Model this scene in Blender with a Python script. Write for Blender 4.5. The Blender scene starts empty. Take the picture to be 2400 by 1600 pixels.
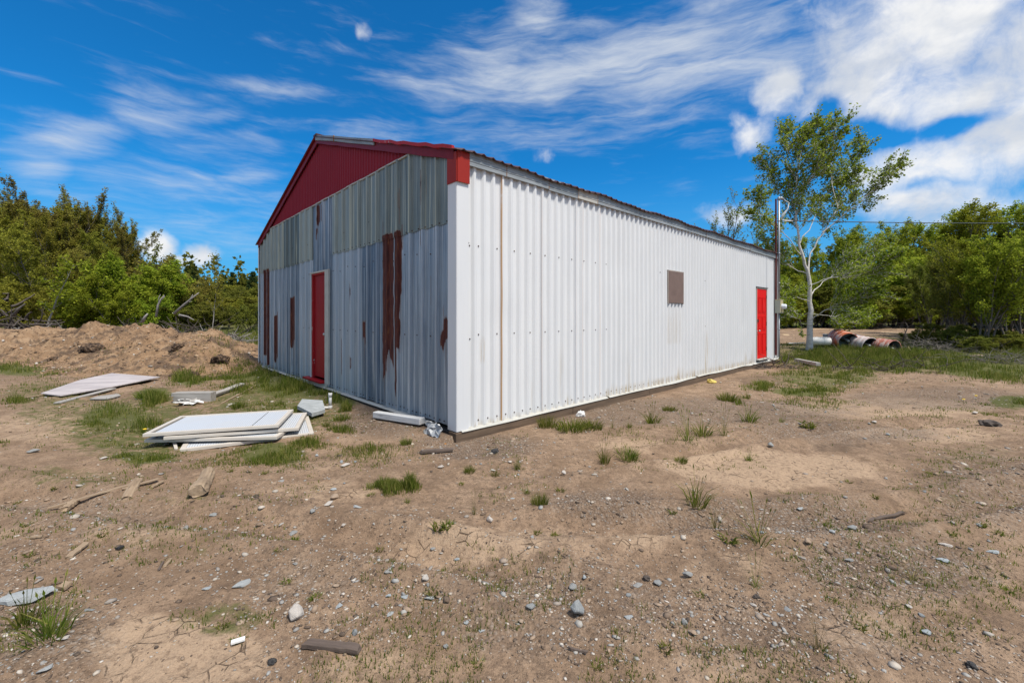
import bpy, bmesh, math, random
import numpy as np
from mathutils import Vector, Matrix, Euler

sc = bpy.context.scene
C = sc.collection
random.seed(7)
RNG = np.random.default_rng(7)
R = math.radians

# ------------------------------------------------------------------ camera
CZ = 1.46
cam_d = bpy.data.cameras.new('camera')
cam = bpy.data.objects.new('camera', cam_d); C.objects.link(cam)
cam.location = (0, 0, CZ); cam.rotation_euler = (R(90), 0, 0)
cam_d.sensor_width = 36; cam_d.lens = 36 * 998 / 2400
cam_d.shift_y = -62 / 2400
cam_d.clip_start = 0.05; cam_d.clip_end = 3000
sc.camera = cam

# ------------------------------------------------------------------ node helper
class N:
    def __init__(s, nt): s.nt = nt; s.L = nt.links
    def n(s, t, **k):
        x = s.nt.nodes.new(t)
        for a, v in k.items(): setattr(x, a, v)
        return x
    def put(s, sock, v):
        if v is None: return
        if isinstance(v, bpy.types.NodeSocket): s.L.new(v, sock)
        else:
            if sock.type == 'RGBA' and len(v) == 3: v = (*v, 1)
            sock.default_value = v
    def obj(s): return s.n('ShaderNodeTexCoord').outputs['Object']
    def map(s, vec, loc=(0,0,0), rot=(0,0,0), scale=(1,1,1), kind='POINT'):
        m = s.n('ShaderNodeMapping', vector_type=kind); s.put(m.inputs['Vector'], vec)
        m.inputs['Location'].default_value = loc; m.inputs['Rotation'].default_value = rot; m.inputs['Scale'].default_value = scale
        return m.outputs[0]
    def noise(s, vec, scale, detail=4, rough=.55, dist=0, col=False):
        x = s.n('ShaderNodeTexNoise'); s.put(x.inputs['Vector'], vec)
        x.inputs['Scale'].default_value = scale; x.inputs['Detail'].default_value = detail
        x.inputs['Roughness'].default_value = rough; x.inputs['Distortion'].default_value = dist
        return x.outputs['Color' if col else 'Fac']
    def vor(s, vec, scale, feat='F1', out='Distance'):
        x = s.n('ShaderNodeTexVoronoi', feature=feat); s.put(x.inputs['Vector'], vec); x.inputs['Scale'].default_value = scale
        return x.outputs[out]
    def ramp(s, fac, stops, interp='LINEAR'):
        x = s.n('ShaderNodeValToRGB'); s.put(x.inputs[0], fac); r = x.color_ramp; r.interpolation = interp
        while len(r.elements) < len(stops): r.elements.new(.5)
        for e, (p, c) in zip(r.elements, stops):
            e.position = p
            if isinstance(c, (int, float)): c = (c, c, c)
            e.color = (*c, 1)
        return x.outputs[0]
    def rng(s, v, a, b, c=0., d=1., smooth=True):
        x = s.n('ShaderNodeMapRange', interpolation_type='SMOOTHSTEP' if smooth else 'LINEAR')
        s.put(x.inputs[0], v)
        for i, q in enumerate((a, b, c, d)): x.inputs[i + 1].default_value = q
        return x.outputs[0]
    def mix(s, f, a, b, mode='MIX'):
        x = s.n('ShaderNodeMix', data_type='RGBA', blend_type=mode)
        s.put(x.inputs[0], f); s.put(x.inputs[6], a); s.put(x.inputs[7], b)
        return x.outputs[2]
    def m(s, op, a, b=None, c=None):
        x = s.n('ShaderNodeMath', operation=op); s.put(x.inputs[0], a); s.put(x.inputs[1], b)
        if c is not None: s.put(x.inputs[2], c)
        return x.outputs[0]
    def attr(s, name): return s.n('ShaderNodeAttribute', attribute_name=name).outputs['Fac']
    def island(s): return s.n('ShaderNodeNewGeometry').outputs['Random Per Island']
    def orand(s): return s.n('ShaderNodeObjectInfo').outputs['Random']
    def bump(s, h, strength=.4, dist=.01):
        x = s.n('ShaderNodeBump'); s.put(x.inputs['Height'], h)
        x.inputs['Strength'].default_value = strength; x.inputs['Distance'].default_value = dist
        return x.outputs[0]
    def pbr(s, col, rough=.7, metal=0., normal=None, spec=None):
        b = s.n('ShaderNodeBsdfPrincipled')
        s.put(b.inputs['Base Color'], col); s.put(b.inputs['Roughness'], rough); s.put(b.inputs['Metallic'], metal)
        if normal is not None: s.put(b.inputs['Normal'], normal)
        if spec is not None: b.inputs['Specular IOR Level'].default_value = spec
        return b.outputs[0]
    def out(s, sh):
        o = s.n('ShaderNodeOutputMaterial'); s.L.new(sh, o.inputs['Surface'])

def new_mat(name):
    m = bpy.data.materials.new(name); m.use_nodes = True; m.node_tree.nodes.clear()
    return m, N(m.node_tree)

# ------------------------------------------------------------------ sky, clouds, sun, exposure
SUN_EL, SUN_AZ = R(61), R(131)          # azimuth clockwise from +Y
world = bpy.data.worlds.new('World'); sc.world = world; world.use_nodes = True
world.node_tree.nodes.clear()
def build_sky():
    g = N(world.node_tree)
    sky = g.n('ShaderNodeTexSky', sky_type='NISHITA'); sky.sun_disc = False
    sky.sun_elevation = SUN_EL; sky.sun_rotation = SUN_AZ
    sky.air_density = 1.0; sky.dust_density = .25; sky.ozone_density = 2.2; sky.altitude = 0
    tint = g.mix(1., sky.outputs[0], (.07, .70, 1.16), 'MULTIPLY')
    d = g.n('ShaderNodeTexCoord').outputs['Generated']
    sp = g.n('ShaderNodeSeparateXYZ'); g.put(sp.inputs[0], d)
    az = g.m('ARCTAN2', sp.outputs[0], sp.outputs[1]); el = g.m('ARCSINE', sp.outputs[2])
    cb = g.n('ShaderNodeCombineXYZ'); g.put(cb.inputs[0], az); g.put(cb.inputs[1], el)
    ae = cb.outputs[0]
    tint = g.mix(g.rng(el, .34, .0, 0, .75), tint, (.95, 3.1, 5.7))
    bg = g.n('ShaderNodeBackground'); g.put(bg.inputs[0], tint); bg.inputs[1].default_value = .066
    def A(u, v):
        return math.atan((u - 1200) / 998), math.atan((738 - v) / math.hypot(998, u - 1200))
    def warp(amount, scale):
        nz = g.noise(ae, scale, 4, .6, col=True)
        s1 = g.n('ShaderNodeVectorMath', operation='SUBTRACT'); g.put(s1.inputs[0], nz); s1.inputs[1].default_value = (.5, .5, .5)
        s2 = g.n('ShaderNodeVectorMath', operation='SCALE'); g.put(s2.inputs[0], s1.outputs[0]); s2.inputs['Scale'].default_value = amount
        s3 = g.n('ShaderNodeVectorMath', operation='ADD'); g.put(s3.inputs[0], ae); g.put(s3.inputs[1], s2.outputs[0])
        return s3.outputs[0]
    def blobs(vec, lst):
        acc = None
        for (u, v, u2, v2, w, amp) in lst:      # an elongated patch of cloud from one direction to another, w its half width in radians
            a0, e0 = A(u, v); a1, e1 = A(u2, v2)
            L = max(math.hypot(a1 - a0, e1 - e0) / 2, w)
            mp = g.map(vec, ((a0 + a1) / 2, (e0 + e1) / 2, 0), (0, 0, math.atan2(e1 - e0, a1 - a0)), (L, w, 1), 'TEXTURE')
            ln = g.n('ShaderNodeVectorMath', operation='LENGTH'); g.put(ln.inputs[0], mp)
            f = g.rng(ln.outputs['Value'], 1.55, 0., 0., amp)
            acc = f if acc is None else g.m('MAXIMUM', acc, f)
        return acc
    # high thin streaks
    wv = warp(.055, 3.0)
    cir = blobs(wv, [
        (870,170,1700,70,.085,1.0), (1100,140,2150,20,.10,1.0), (1300,250,1800,215,.07,.6), (1230,-30,1300,120,.07,.75), (1000,160,1100,250,.03,.75), (1500,30,2000,0,.08,.7),
        (1330,180,1750,200,.07,.5), (900,290,1700,260,.045,.55), (640,300,1300,330,.04,.45), (1150,275,1500,300,.03,.55),
        (215,250,520,275,.035,.75), (0,330,300,310,.035,.8), (0,395,180,385,.03,.7), (300,300,560,265,.02,.6),
        (500,195,760,225,.022,.8), (480,415,690,405,.022,.85), (250,380,720,370,.05,.5), (0,440,700,430,.06,.5),(0,520,900,520,.05,.42),(600,350,1000,300,.04,.5), (400,330,750,350,.04,.45)])
    st = g.map(wv, rot=(0,0,R(-9)), scale=(2.6, 15, 1))
    n1 = g.noise(st, 1.6, 7, .62, .5)
    st2 = g.map(wv, rot=(0,0,R(-24)), scale=(8, 42, 1))
    n2 = g.noise(st2, 1.3, 4, .6, .3)
    nn = g.m('ADD', g.m('MULTIPLY', n1, .72), g.m('MULTIPLY', n2, .28))
    ca = g.rng(g.m('ADD', g.m('MULTIPLY', cir, .62), g.m('MULTIPLY', g.m('SUBTRACT', nn, .5), 1.7)), .02, 1.02, 0, .90)
    # heaped clouds
    wc = warp(.05, 9)
    cum = blobs(wc, [
        (1790,225,2500,60,.12,1.05), (1950,120,2500,-60,.18,1.15), (2250,200,2600,100,.16,1.1), (1820,150,2500,120,.11,1.0), (1760,225,1900,190,.06,1.0), (1900,260,2500,190,.075,1.0),
        (2000,395,2500,370,.085,1.1), (1890,430,2500,470,.075,1.05), (1990,330,2180,345,.03,.45), (2300,300,2500,330,.12,1.0), (1700,345,1830,300,.05,.95),(1690,290,1780,285,.03,.7),
        (1620,505,1800,480,.04,.95), (1230,372,1330,358,.020,.55), (836,94,864,68,.022,.66),
        (358,578,384,590,.038,1.1), (425,598,505,600,.034,1.1), (340,606,500,616,.022,.95)])
    cum = g.m('MAXIMUM', g.m('SUBTRACT', cum, blobs(wc, [(1880,300,2150,318,.022,.75), (2150,318,2330,268,.016,.75), (1900,255,1990,250,.02,.6), (2080,440,2200,425,.012,.4)])), 0.)
    # broken cloud overhead and behind the camera
    over = g.m('MAXIMUM', g.rng(el, .74, 1.0, 0, .75), g.m('MULTIPLY', g.rng(g.m('ABSOLUTE', az), 1.05, 1.4, 0, .85), g.rng(el, .05, .2)))
    cum = g.m('MAXIMUM', cum, over)
    c1 = g.noise(wc, 12, 7, .62, .2)
    c2 = g.noise(ae, 3.6, 5, .6, .1)
    cc = g.m('ADD', g.m('MULTIPLY', c1, .6), g.m('MULTIPLY', c2, .4))
    cua = g.rng(g.m('ADD', g.m('MULTIPLY', cum, .80), g.m('MULTIPLY', g.m('SUBTRACT', cc, .5), 1.8)), .28, .95, 0, 1)
    shade = g.rng(g.noise(g.map(ae, scale=(1, 1.8, 1)), 5.5, 6, .55, .2), .38, .62)
    # the thick parts of the heaped clouds are grey below
    low = g.rng(el, .18, .33)
    cumcol = g.mix(g.m('MULTIPLY', shade, .75), (1.0, 1.0, 1.0), (.60, .66, .76))
    bgc = g.n('ShaderNodeBackground'); g.put(bgc.inputs[0], (.86, .92, 1.0)); bgc.inputs[1].default_value = .41
    bgu = g.n('ShaderNodeBackground'); g.put(bgu.inputs[0], cumcol); bgu.inputs[1].default_value = .48
    ms = g.n('ShaderNodeMixShader'); g.put(ms.inputs[0], ca); g.L.new(bg.outputs[0], ms.inputs[1]); g.L.new(bgc.outputs[0], ms.inputs[2])
    ms2 = g.n('ShaderNodeMixShader'); g.put(ms2.inputs[0], cua); g.L.new(ms.outputs[0], ms2.inputs[1]); g.L.new(bgu.outputs[0], ms2.inputs[2])
    o = g.n('ShaderNodeOutputWorld'); g.L.new(ms2.outputs[0], o.inputs['Surface'])
build_sky()
world.cycles.sampling_method = 'MANUAL'; world.cycles.sample_map_resolution = 1024

sd = bpy.data.lights.new('sun', 'SUN'); sd.energy = 2.5; sd.angle = R(9); sd.color = (1, .94, .84)
sun = bpy.data.objects.new('sun', sd); C.objects.link(sun)
sv = Vector((math.sin(SUN_AZ) * math.cos(SUN_EL), math.cos(SUN_AZ) * math.cos(SUN_EL), math.sin(SUN_EL)))
sun.rotation_euler = (-sv).to_track_quat('-Z', 'Y').to_euler(); sun.location = sv * 60
vs = sc.view_settings
sc.display_settings.display_device = 'sRGB'
vs.view_transform = 'Standard'; vs.look = 'None'; vs.exposure = .98; vs.gamma = 1; vs.use_curve_mapping = False
sc.cycles.use_denoising = True
sc.cycles.max_bounces = 5; sc.cycles.diffuse_bounces = 2; sc.cycles.glossy_bounces = 2; sc.cycles.transparent_max_bounces = 4

# ------------------------------------------------------------------ numpy noise, ground height, photo point -> ground point
def vnoise(x, y, seed=0):
    x = np.asarray(x, float); y = np.asarray(y, float)
    xi = np.floor(x).astype(np.int64); yi = np.floor(y).astype(np.int64)
    xf = x - xi; yf = y - yi
    u = xf**3 * (xf * (xf * 6 - 15) + 10); v = yf**3 * (yf * (yf * 6 - 15) + 10)
    def h(a, b):
        n = (a * 374761393 + b * 668265263 + seed * 144665 + 97) & 0xffffffff
        n = ((n ^ (n >> 13)) * 1274126177) & 0xffffffff
        n = ((n ^ (n >> 15)) * 2246822519) & 0xffffffff
        return ((n ^ (n >> 16)) & 0xffff) / 65535.
    a = h(xi, yi); b = h(xi + 1, yi); c = h(xi, yi + 1); d = h(xi + 1, yi + 1)
    return (a + (b - a) * u) * (1 - v) + (c + (d - c) * u) * v
def fbm(x, y, o=4, seed=0):
    t = 0; amp = 1; tot = 0
    for i in range(o):
        t = t + amp * vnoise(x, y, seed + i * 17); tot += amp
        amp *= .5; x = x * 2.03 + 13.7; y = y * 2.03 + 5.1
    return t / tot
def ss(x, a, b):
    t = np.clip((np.asarray(x, float) - a) / (b - a), 0, 1); return t * t * (3 - 2 * t)

SX, SY = -.644, 5.04                     # near corner of the shed
AX, AY = (.7275, .6861), (-.6861, .7275)
def shed_local(x, y):
    dx, dy = x - SX, y - SY
    return dx * AX[0] + dy * AX[1], dx * AY[0] + dy * AY[1]
def shed_world(a, b, z=0): return Vector((SX + a * AX[0] + b * AY[0], SY + a * AX[1] + b * AY[1], z))

def gh(x, y, fine=True):
    x = np.asarray(x, float); y = np.asarray(y, float)
    z = .12 * (fbm(x / 4.2, y / 4.2, 2, 3) - .5) + .10 * (fbm(x / 1.3 + 9, y / 1.3, 3, 5) - .5)
    if fine: z = z + .048 * (fbm(x / .33, y / .33, 3, 9) - .5) + .018 * (fbm(x / .07, y / .07, 2, 19) - .5)
    for (x0, y0, ang) in ((3.0, 3.4, 12), (3.3, 5.0, 14), (-2.6, 3.1, -20)):      # old wheel ruts
        ca, sa = math.cos(R(ang)), math.sin(R(ang)); dd = -(x - x0) * sa + (y - y0) * ca + .25 * np.sin(x * .7 + ang); al = (x - x0) * ca + (y - y0) * sa
        z = z + (.045 * np.exp(-((np.abs(dd) - .24) / .10) ** 2) - .050 * np.exp(-(dd / .15) ** 2)) * (1 - ss(np.abs(al), 2.2, 3.6)) * (.5 + vnoise(x * 2, y * 2, 91))
    a, b = shed_local(x, y)
    da = np.maximum(np.maximum(-a, a - 12.6), 0); db = np.maximum(np.maximum(-b, b - 9.1), 0)
    dist = np.hypot(da, db)
    z = z * (.25 + .75 * ss(dist, .1, 1.6)) + np.where(b < .0, -.02, .05) * np.exp(-(dist / .5) ** 2) - .015
    z = np.where((da <= 0) & (db <= 0), -.12, z)
    z = z + .16 * ss(y, 13, 18) * ss(x, 4, 8)
    z = z + 1.0 * ss(y, 17, 30) * ss(-x, 5.5, 9)
    z = z + .36 * ss(y, 19, 31) * ss(x, 4, 8)
    return z
def mound_h(x, y):
    x = np.asarray(x, float); y = np.asarray(y, float)
    w = (fbm(x / 1.2, y / 1.2, 4, 31) - .5)
    crest = 14.9 + .9 * (fbm(x / 3, x * 0, 2, 41) - .5)
    main = (.78 + .22 * ss(-x, 9, 15)) * np.exp(-((y - crest) / 1.55) ** 2) * ss(-x, 7.6, 10.6)
    lobe = .74 * np.exp(-((x + 9.1) / 2.1) ** 2 - ((y - 11.8) / 1.2) ** 2) + .42 * np.exp(-((x + 12.3) / 1.6) ** 2 - ((y - 13.0) / .9) ** 2)
    m = np.maximum(main, lobe) + .35 * np.minimum(main, lobe)
    rg = np.abs(fbm(x / .55, y / .55, 3, 43) - .5) * 2
    return m * (1 + .85 * w) - .30 * (rg - .25) * ss(m, .08, .5) + .24 * (fbm(x / .42, y / .42, 4, 33) - .5) * ss(m, .05, .3) + .12 * (fbm(x / .12, y / .12, 2, 37) - .5) * ss(m, .05, .4)
def htot(x, y):
    return gh(x, y) + np.maximum(mound_h(x, y) - .07, 0)
def gp(u, v, on_mound=False):
    z = 0.
    for i in range(12):
        d = (CZ - z) * 998 / max(v - 738, 6); x = (u - 1200) / 998 * d
        z = .5 * z + .5 * float(htot(x, d) if on_mound else gh(x, d))
    return Vector((x, d, float(htot(x, d) if on_mound else gh(x, d))))
def at(u, v, y): return Vector(((u - 1200) / 998 * y, y, CZ + (738 - v) / 998 * y))
def to_px(x, y):
    yy = np.maximum(y, .3)
    return 1200 + 998 * x / yy, 738 + 998 * (CZ - .02) / yy
def ell(x, y, lst):
    u, v = to_px(x, y); m = np.zeros_like(u)
    for e in lst:
        amp = e[4] if len(e) > 4 else 1.
        d = ((u - e[0]) / e[2]) ** 2 + ((v - e[1]) / e[3]) ** 2
        m = np.maximum(m, amp * np.clip(1.25 - d, 0, 1))
    return np.where(y > .5, m, 0)

# ------------------------------------------------------------------ mesh helpers
def link(name, me, mats=(), parent=None, smooth=False):
    o = bpy.data.objects.new(name, me); C.objects.link(o)
    for m in (mats if isinstance(mats, (list, tuple)) else [mats]): me.materials.append(m)
    if smooth: me.polygons.foreach_set('use_smooth', np.ones(len(me.polygons), bool))
    if parent is not None: o.parent = parent
    return o
def fast_mesh(name, V, F, attrs=None, mi=None):
    V = np.asarray(V, np.float32); F = np.asarray(F, np.int32); k = F.shape[1]
    me = bpy.data.meshes.new(name)
    me.vertices.add(len(V)); me.vertices.foreach_set('co', V.ravel())
    me.loops.add(F.size); me.loops.foreach_set('vertex_index', F.ravel())
    me.polygons.add(len(F)); me.polygons.foreach_set('loop_start', np.arange(0, F.size, k, dtype=np.int32))
    if mi is not None: me.polygons.foreach_set('material_index', np.asarray(mi, np.int32))
    me.update(calc_edges=True)
    for a, val in (attrs or {}).items():
        t = me.attributes.new(a, 'FLOAT', 'POINT'); t.data.foreach_set('value', np.asarray(val, np.float32))
    return me
class MB:
    def __init__(s): s.V = []; s.F = []; s.M = []
    def add(s, V, F, mi=0):
        b = len(s.V); s.V += [tuple(v) for v in V]; s.F += [tuple(i + b for i in f) for f in F]; s.M += [mi] * len(F); return s
    def box(s, c, size, rot=None, mi=0, taper=1.):
        hx, hy, hz = size[0] / 2, size[1] / 2, size[2] / 2
        P = [Vector((x * hx * (taper if z > 0 else 1), y * hy * (taper if z > 0 else 1), z * hz)) for z in (-1, 1) for y in (-1, 1) for x in (-1, 1)]
        if rot is not None: P = [rot @ p for p in P]
        c = Vector(c)
        return s.add([p + c for p in P], [(0,2,3,1),(4,5,7,6),(0,1,5,4),(2,6,7,3),(0,4,6,2),(1,3,7,5)], mi)
    def span(s, a, b, mi=0):
        return s.box([(p + q) / 2 for p, q in zip(a, b)], [abs(q - p) for p, q in zip(a, b)], None, mi)
    def tube(s, pts, rad, n=8, mi=0, caps=True):
        pts = [Vector(p) for p in pts]; m = len(pts)
        if isinstance(rad, (int, float)): rad = [rad] * m
        V = []; up = None
        for i, p in enumerate(pts):
            t = (pts[min(i + 1, m - 1)] - pts[max(i - 1, 0)]).normalized()
            if up is None: up = t.orthogonal().normalized()
            up = (up - t * up.dot(t)); up = up.normalized() if up.length > 1e-5 else t.orthogonal().normalized()
            w = t.cross(up)
            for k in range(n):
                a = 2 * math.pi * k / n; V.append(p + (up * math.cos(a) + w * math.sin(a)) * rad[i])
        F = [(i * n + k, i * n + (k + 1) % n, (i + 1) * n + (k + 1) % n, (i + 1) * n + k) for i in range(m - 1) for k in range(n)]
        if caps: F += [tuple(range(n))[::-1], tuple((m - 1) * n + k for k in range(n))]
        return s.add(V, F, mi)
    def lathe(s, prof, n=24, M=None, mi=0):
        M = M or Matrix()
        V = [M @ Vector((r * math.cos(2 * math.pi * k / n), r * math.sin(2 * math.pi * k / n), z)) for r, z in prof for k in range(n)]
        F = [(i * n + k, i * n + (k + 1) % n, (i + 1) * n + (k + 1) % n, (i + 1) * n + k) for i in range(len(prof) - 1) for k in range(n)]
        return s.add(V, F, mi)
    def build(s, name, mats, parent=None, smooth=False, bevel=0, loc=None, rot=None):
        me = bpy.data.meshes.new(name); me.from_pydata(s.V, [], s.F); me.update()
        me.polygons.foreach_set('material_index', s.M)
        o = link(name, me, mats, parent, smooth)
        if bevel:
            bv = o.modifiers.new('bevel', 'BEVEL'); bv.width = bevel; bv.segments = 2; bv.limit_method = 'ANGLE'
        if loc is not None: o.location = loc
        if rot is not None: o.rotation_euler = rot
        return o
def tag(o, label=None, cat=None, group=None, kind=None):
    if label: o['label'] = label
    if cat: o['category'] = cat
    if group: o['group'] = group
    if kind: o['kind'] = kind
    return o
def empty(name, loc, rz=0.):
    o = bpy.data.objects.new(name, None); C.objects.link(o); o.location = loc; o.rotation_euler = (0, 0, rz); o.empty_display_size = .2; return o
def copy_tree(o):
    c = o.copy(); C.objects.link(c)
    for ch in list(o.children):
        d = ch.copy(); C.objects.link(d); d.parent = c
        for g2 in list(ch.children):
            e = g2.copy(); C.objects.link(e); e.parent = d
    return c

# ------------------------------------------------------------------ materials
def mat_flat(name, col, rough=.6, metal=0, var=.15, scale=6, bump=.15, spec=None):
    m, g = new_mat(name); o = g.obj()
    n = g.noise(o, scale, 6, .6)
    c = g.mix(n, tuple(x * (1 - var) for x in col), tuple(min(1, x * (1 + var)) for x in col))
    g.out(g.pbr(c, rough, metal, g.bump(g.noise(o, scale * 9, 4), bump, .004), spec)); return m
def mat_wood(name, c1, c2, axis='x', scale=1., rough=.85):
    m, g = new_mat(name); o = g.obj()
    st = {'x': (1.2, 22, 22), 'y': (22, 1.2, 22), 'z': (22, 22, 1.2)}[axis]
    v = g.map(o, scale=tuple(q * scale for q in st))
    n = g.noise(v, 1.6, 7, .65, .4); n2 = g.noise(o, 3.1, 4)
    c = g.ramp(g.m('ADD', g.m('MULTIPLY', n, .75), g.m('MULTIPLY', n2, .25)), [(.3, c1), (.7, c2)])
    crack = g.rng(g.noise(g.map(o, scale=tuple(q * scale * 1.6 for q in st)), 1.1, 5, .6), .38, .30)
    c = g.mix(g.m('MULTIPLY', crack, .75), c, tuple(x * .25 for x in c1))
    g.out(g.pbr(c, rough, 0, g.bump(n, .5, .01))); return m

def mat_galv(name, dark, light, streak, seed):
    m, g = new_mat(name); o = g.obj()
    tint = g.attr('tint'); rust = g.attr('rust')
    v = g.map(o, loc=(seed, seed * 2, 0), scale=(14, 14, .55)); n = g.noise(v, 1.3, 8, .62, .35)
    v2 = g.map(o, loc=(0, seed, 0), scale=(52, 52, 1.1)); n2 = g.noise(v2, 1., 6, .65)
    n3 = g.noise(g.map(o, scale=(1, 1, .8)), 2.3, 5, .6)
    k = g.m('ADD', g.m('ADD', g.m('MULTIPLY', n, .55), g.m('MULTIPLY', n2, .3)), g.m('MULTIPLY', n3, .25))
    k = g.m('ADD', k, g.m('MULTIPLY', g.m('SUBTRACT', tint, .5), .80))
    c = g.ramp(k, [(.30, dark), (.52, tuple((a + b) / 2 for a, b in zip(dark, light))), (.72, light)])
    wht = g.rng(g.noise(g.map(o, loc=(5, seed, 1), scale=(30, 30, .42)), 1., 7, .6, .5), .53, .68)
    c = g.mix(g.m('MULTIPLY', wht, .80), c, streak)
    yel = g.attr('rib'); c = g.mix(g.m('MULTIPLY', yel, .45), c, streak)
    drk = g.rng(g.noise(g.map(o, loc=(2, seed * 3, 1), scale=(40, 40, .3)), 1., 5, .6), .40, .30)
    c = g.mix(g.m('MULTIPLY', drk, .5), c, tuple(x * .45 for x in dark))
    rn = g.noise(g.map(o, scale=(30, 30, 2.4)), 1., 7, .7)
    rf = g.rng(g.m('ADD', rust, g.m('MULTIPLY', g.m('SUBTRACT', rn, .5), 1.35)), .42, .55)
    rc = g.ramp(g.noise(g.map(o, scale=(20, 20, 3)), 1.5, 8, .7), [(.30, (.018, .006, .005)), (.50, (.075, .013, .009)), (.62, (.12, .034, .014)), (.72, (.38, .17, .06))])
    c = g.mix(rf, c, rc)
    halo = g.rng(rust, .04, .42); c = g.mix(g.m('MULTIPLY', halo, g.m('SUBTRACT', .45, g.m('MULTIPLY', rf, .45))), c, (.21, .12, .07))
    met = g.m('MULTIPLY', g.m('SUBTRACT', 1., rf), .35)
    g.out(g.pbr(c, g.m('ADD', .48, g.m('MULTIPLY', rf, .4)), met, g.bump(g.m('ADD', n2, g.m('MULTIPLY', rf, .5)), .25, .004))); return m
M_galv = mat_galv('galvanised_sheet', (.062, .100, .152), (.32, .37, .42), (.66, .68, .70), 3.1)
M_galv_up = mat_galv('galvanised_sheet_olive', (.105, .130, .128), (.295, .32, .29), (.50, .49, .375), 8.3)

def mat_white_sheet():
    m, g = new_mat('white_sheet'); o = g.obj()
    n = g.noise(g.map(o, scale=(2, 2, .5)), 1.6, 6); n2 = g.noise(g.map(o, scale=(26, 26, .5)), 1., 6, .6)
    c = g.mix(n, (.62, .635, .655), (.705, .71, .715))
    c = g.mix(g.rng(n2, .56, .75, 0, .28), c, (.52, .53, .54))
    rn = g.noise(g.map(o, scale=(.3, .3, 2.2)), 1., 6, .65)
    r = g.m('MULTIPLY', g.attr('rust'), g.rng(rn, .15, .50))
    c = g.mix(r, c, (.52, .26, .07))
    s = g.m('MULTIPLY', g.m('MULTIPLY', g.attr('stain'), 1.3), g.rng(g.noise(g.map(o, scale=(36, 36, 1.4)), 1., 6, .65), .36, .66))
    c = g.mix(s, c, (.42, .33, .20))
    c = g.mix(g.attr('dark'), c, (.08, .085, .09))
    g.out(g.pbr(c, .42, 0, g.bump(g.noise(o, 5, 4), .06, .01), .4)); return m
M_white = mat_white_sheet()
M_screw = mat_flat('screw_rust', (.06, .03, .02), .7, .3)
M_red_gable = None
def mat_red(name, c1, c2, chip=None, rough=.5):
    m, g = new_mat(name); o = g.obj()
    n = g.noise(g.map(o, scale=(9, 9, .8)), 1.5, 6, .6)
    c = g.mix(n, c1, c2)
    if chip:
        ch = g.rng(g.noise(o, 9, 7, .65), .63, .66)
        c = g.mix(ch, c, chip)
    g.out(g.pbr(c, rough, 0, g.bump(g.noise(o, 30, 4), .12, .004), .2)); return m
M_redg = mat_red('red_gable_sheet', (.20, .008, .020), (.27, .013, .028), None, .6)
M_redf = mat_red('red_fascia', (.14, .005, .012), (.21, .009, .017))
M_redcap = mat_red('red_cap', (.26, .018, .012), (.33, .026, .016))
M_reddoor1 = mat_red('red_door_weathered', (.22, .004, .008), (.31, .008, .012))
M_reddoor2 = mat_red('red_door_bright', (.60, .006, .006), (.74, .012, .010))
M_redpeel = mat_red('red_peeling', (.34, .012, .018), (.45, .03, .035), (.55, .50, .48))
M_trimgrey = None
def mat_trim():
    m, g = new_mat('weathered_trim'); o = g.obj()
    n = g.noise(g.map(o, scale=(1.2, 30, 40)), 1.4, 7, .65, .2); n2 = g.noise(o, 1.7, 4)
    c = g.ramp(g.m('ADD', g.m('MULTIPLY', n, .6), g.m('MULTIPLY', n2, .4)), [(.35, (.15, .175, .19)), (.65, (.36, .39, .41))])
    c = g.mix(g.rng(g.noise(g.map(o, scale=(1.5, 3, 30)), 1., 6, .7), .60, .72, 0, .5), c, (.24, .13, .07))
    g.out(g.pbr(c, .6, .15, g.bump(n, .3, .005))); return m
M_trim = mat_trim()
M_trimlight = mat_flat('pale_trim', (.43, .42, .385), .65, 0, .25, 9)
M_rustline = mat_flat('rust_line', (.26, .12, .05), .8, 0, .3, 12)
M_roof = mat_flat('dark_red_roof', (.055, .018, .020), .55, .1, .3, 4)
M_sill = mat_wood('old_sill_timber', (.055, .036, .024), (.17, .115, .075), 'x', .7)
M_board = mat_flat('window_board', (.155, .105, .090), .85, 0, .38, 5, .5)
M_pale_wood = mat_wood('pale_frame_wood', (.26, .22, .19), (.42, .37, .33), 'z')
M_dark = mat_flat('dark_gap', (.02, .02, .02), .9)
M_steel = mat_flat('steel', (.45, .46, .47), .35, .8, .1, 12)
M_conduit = mat_flat('conduit_grey', (.30, .32, .345), .45, .4, .15, 9)
M_mastboard = mat_wood('mast_board_red', (.07, .012, .012), (.17, .035, .03), 'z')
M_meterbox = mat_flat('meter_box_grey', (.36, .37, .31), .6, 0, .15, 8)
M_meterside = mat_flat('meter_box_ochre', (.42, .36, .20), .6, 0, .2, 8)
M_glass = mat_flat('meter_glass', (.62, .66, .70), .12, 0, .05, 5, 0)
M_cable = mat_flat('white_cable', (.62, .63, .64), .5)
M_wire = mat_flat('black_cable', (.06, .07, .08), .5)
M_grey_wood = mat_wood('weathered_grey_wood', (.20, .185, .17), (.44, .415, .385))
M_ply = mat_wood('weathered_plywood', (.27, .24, .25), (.55, .50, .49), 'x', .45)
M_drift = mat_wood('bleached_log', (.17, .115, .07), (.43, .32, .215))
M_darkwood = mat_wood('dark_plank', (.05, .036, .028), (.17, .125, .10))
M_white_paint = mat_wood('flaking_white_paint', (.42, .41, .40), (.72, .72, .72))
M_vinyl = mat_flat('cream_frame', (.53, .485, .43), .55, 0, .16, 5)
M_crumple = mat_flat('crumpled_flashing', (.38, .39, .40), .5, .3, .35, 12)
M_orange = mat_flat('orange_plastic', (.55, .22, .03), .5)
M_yellow = mat_flat('yellow_scrap', (.60, .45, .10), .6, 0, .2, 20)
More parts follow.
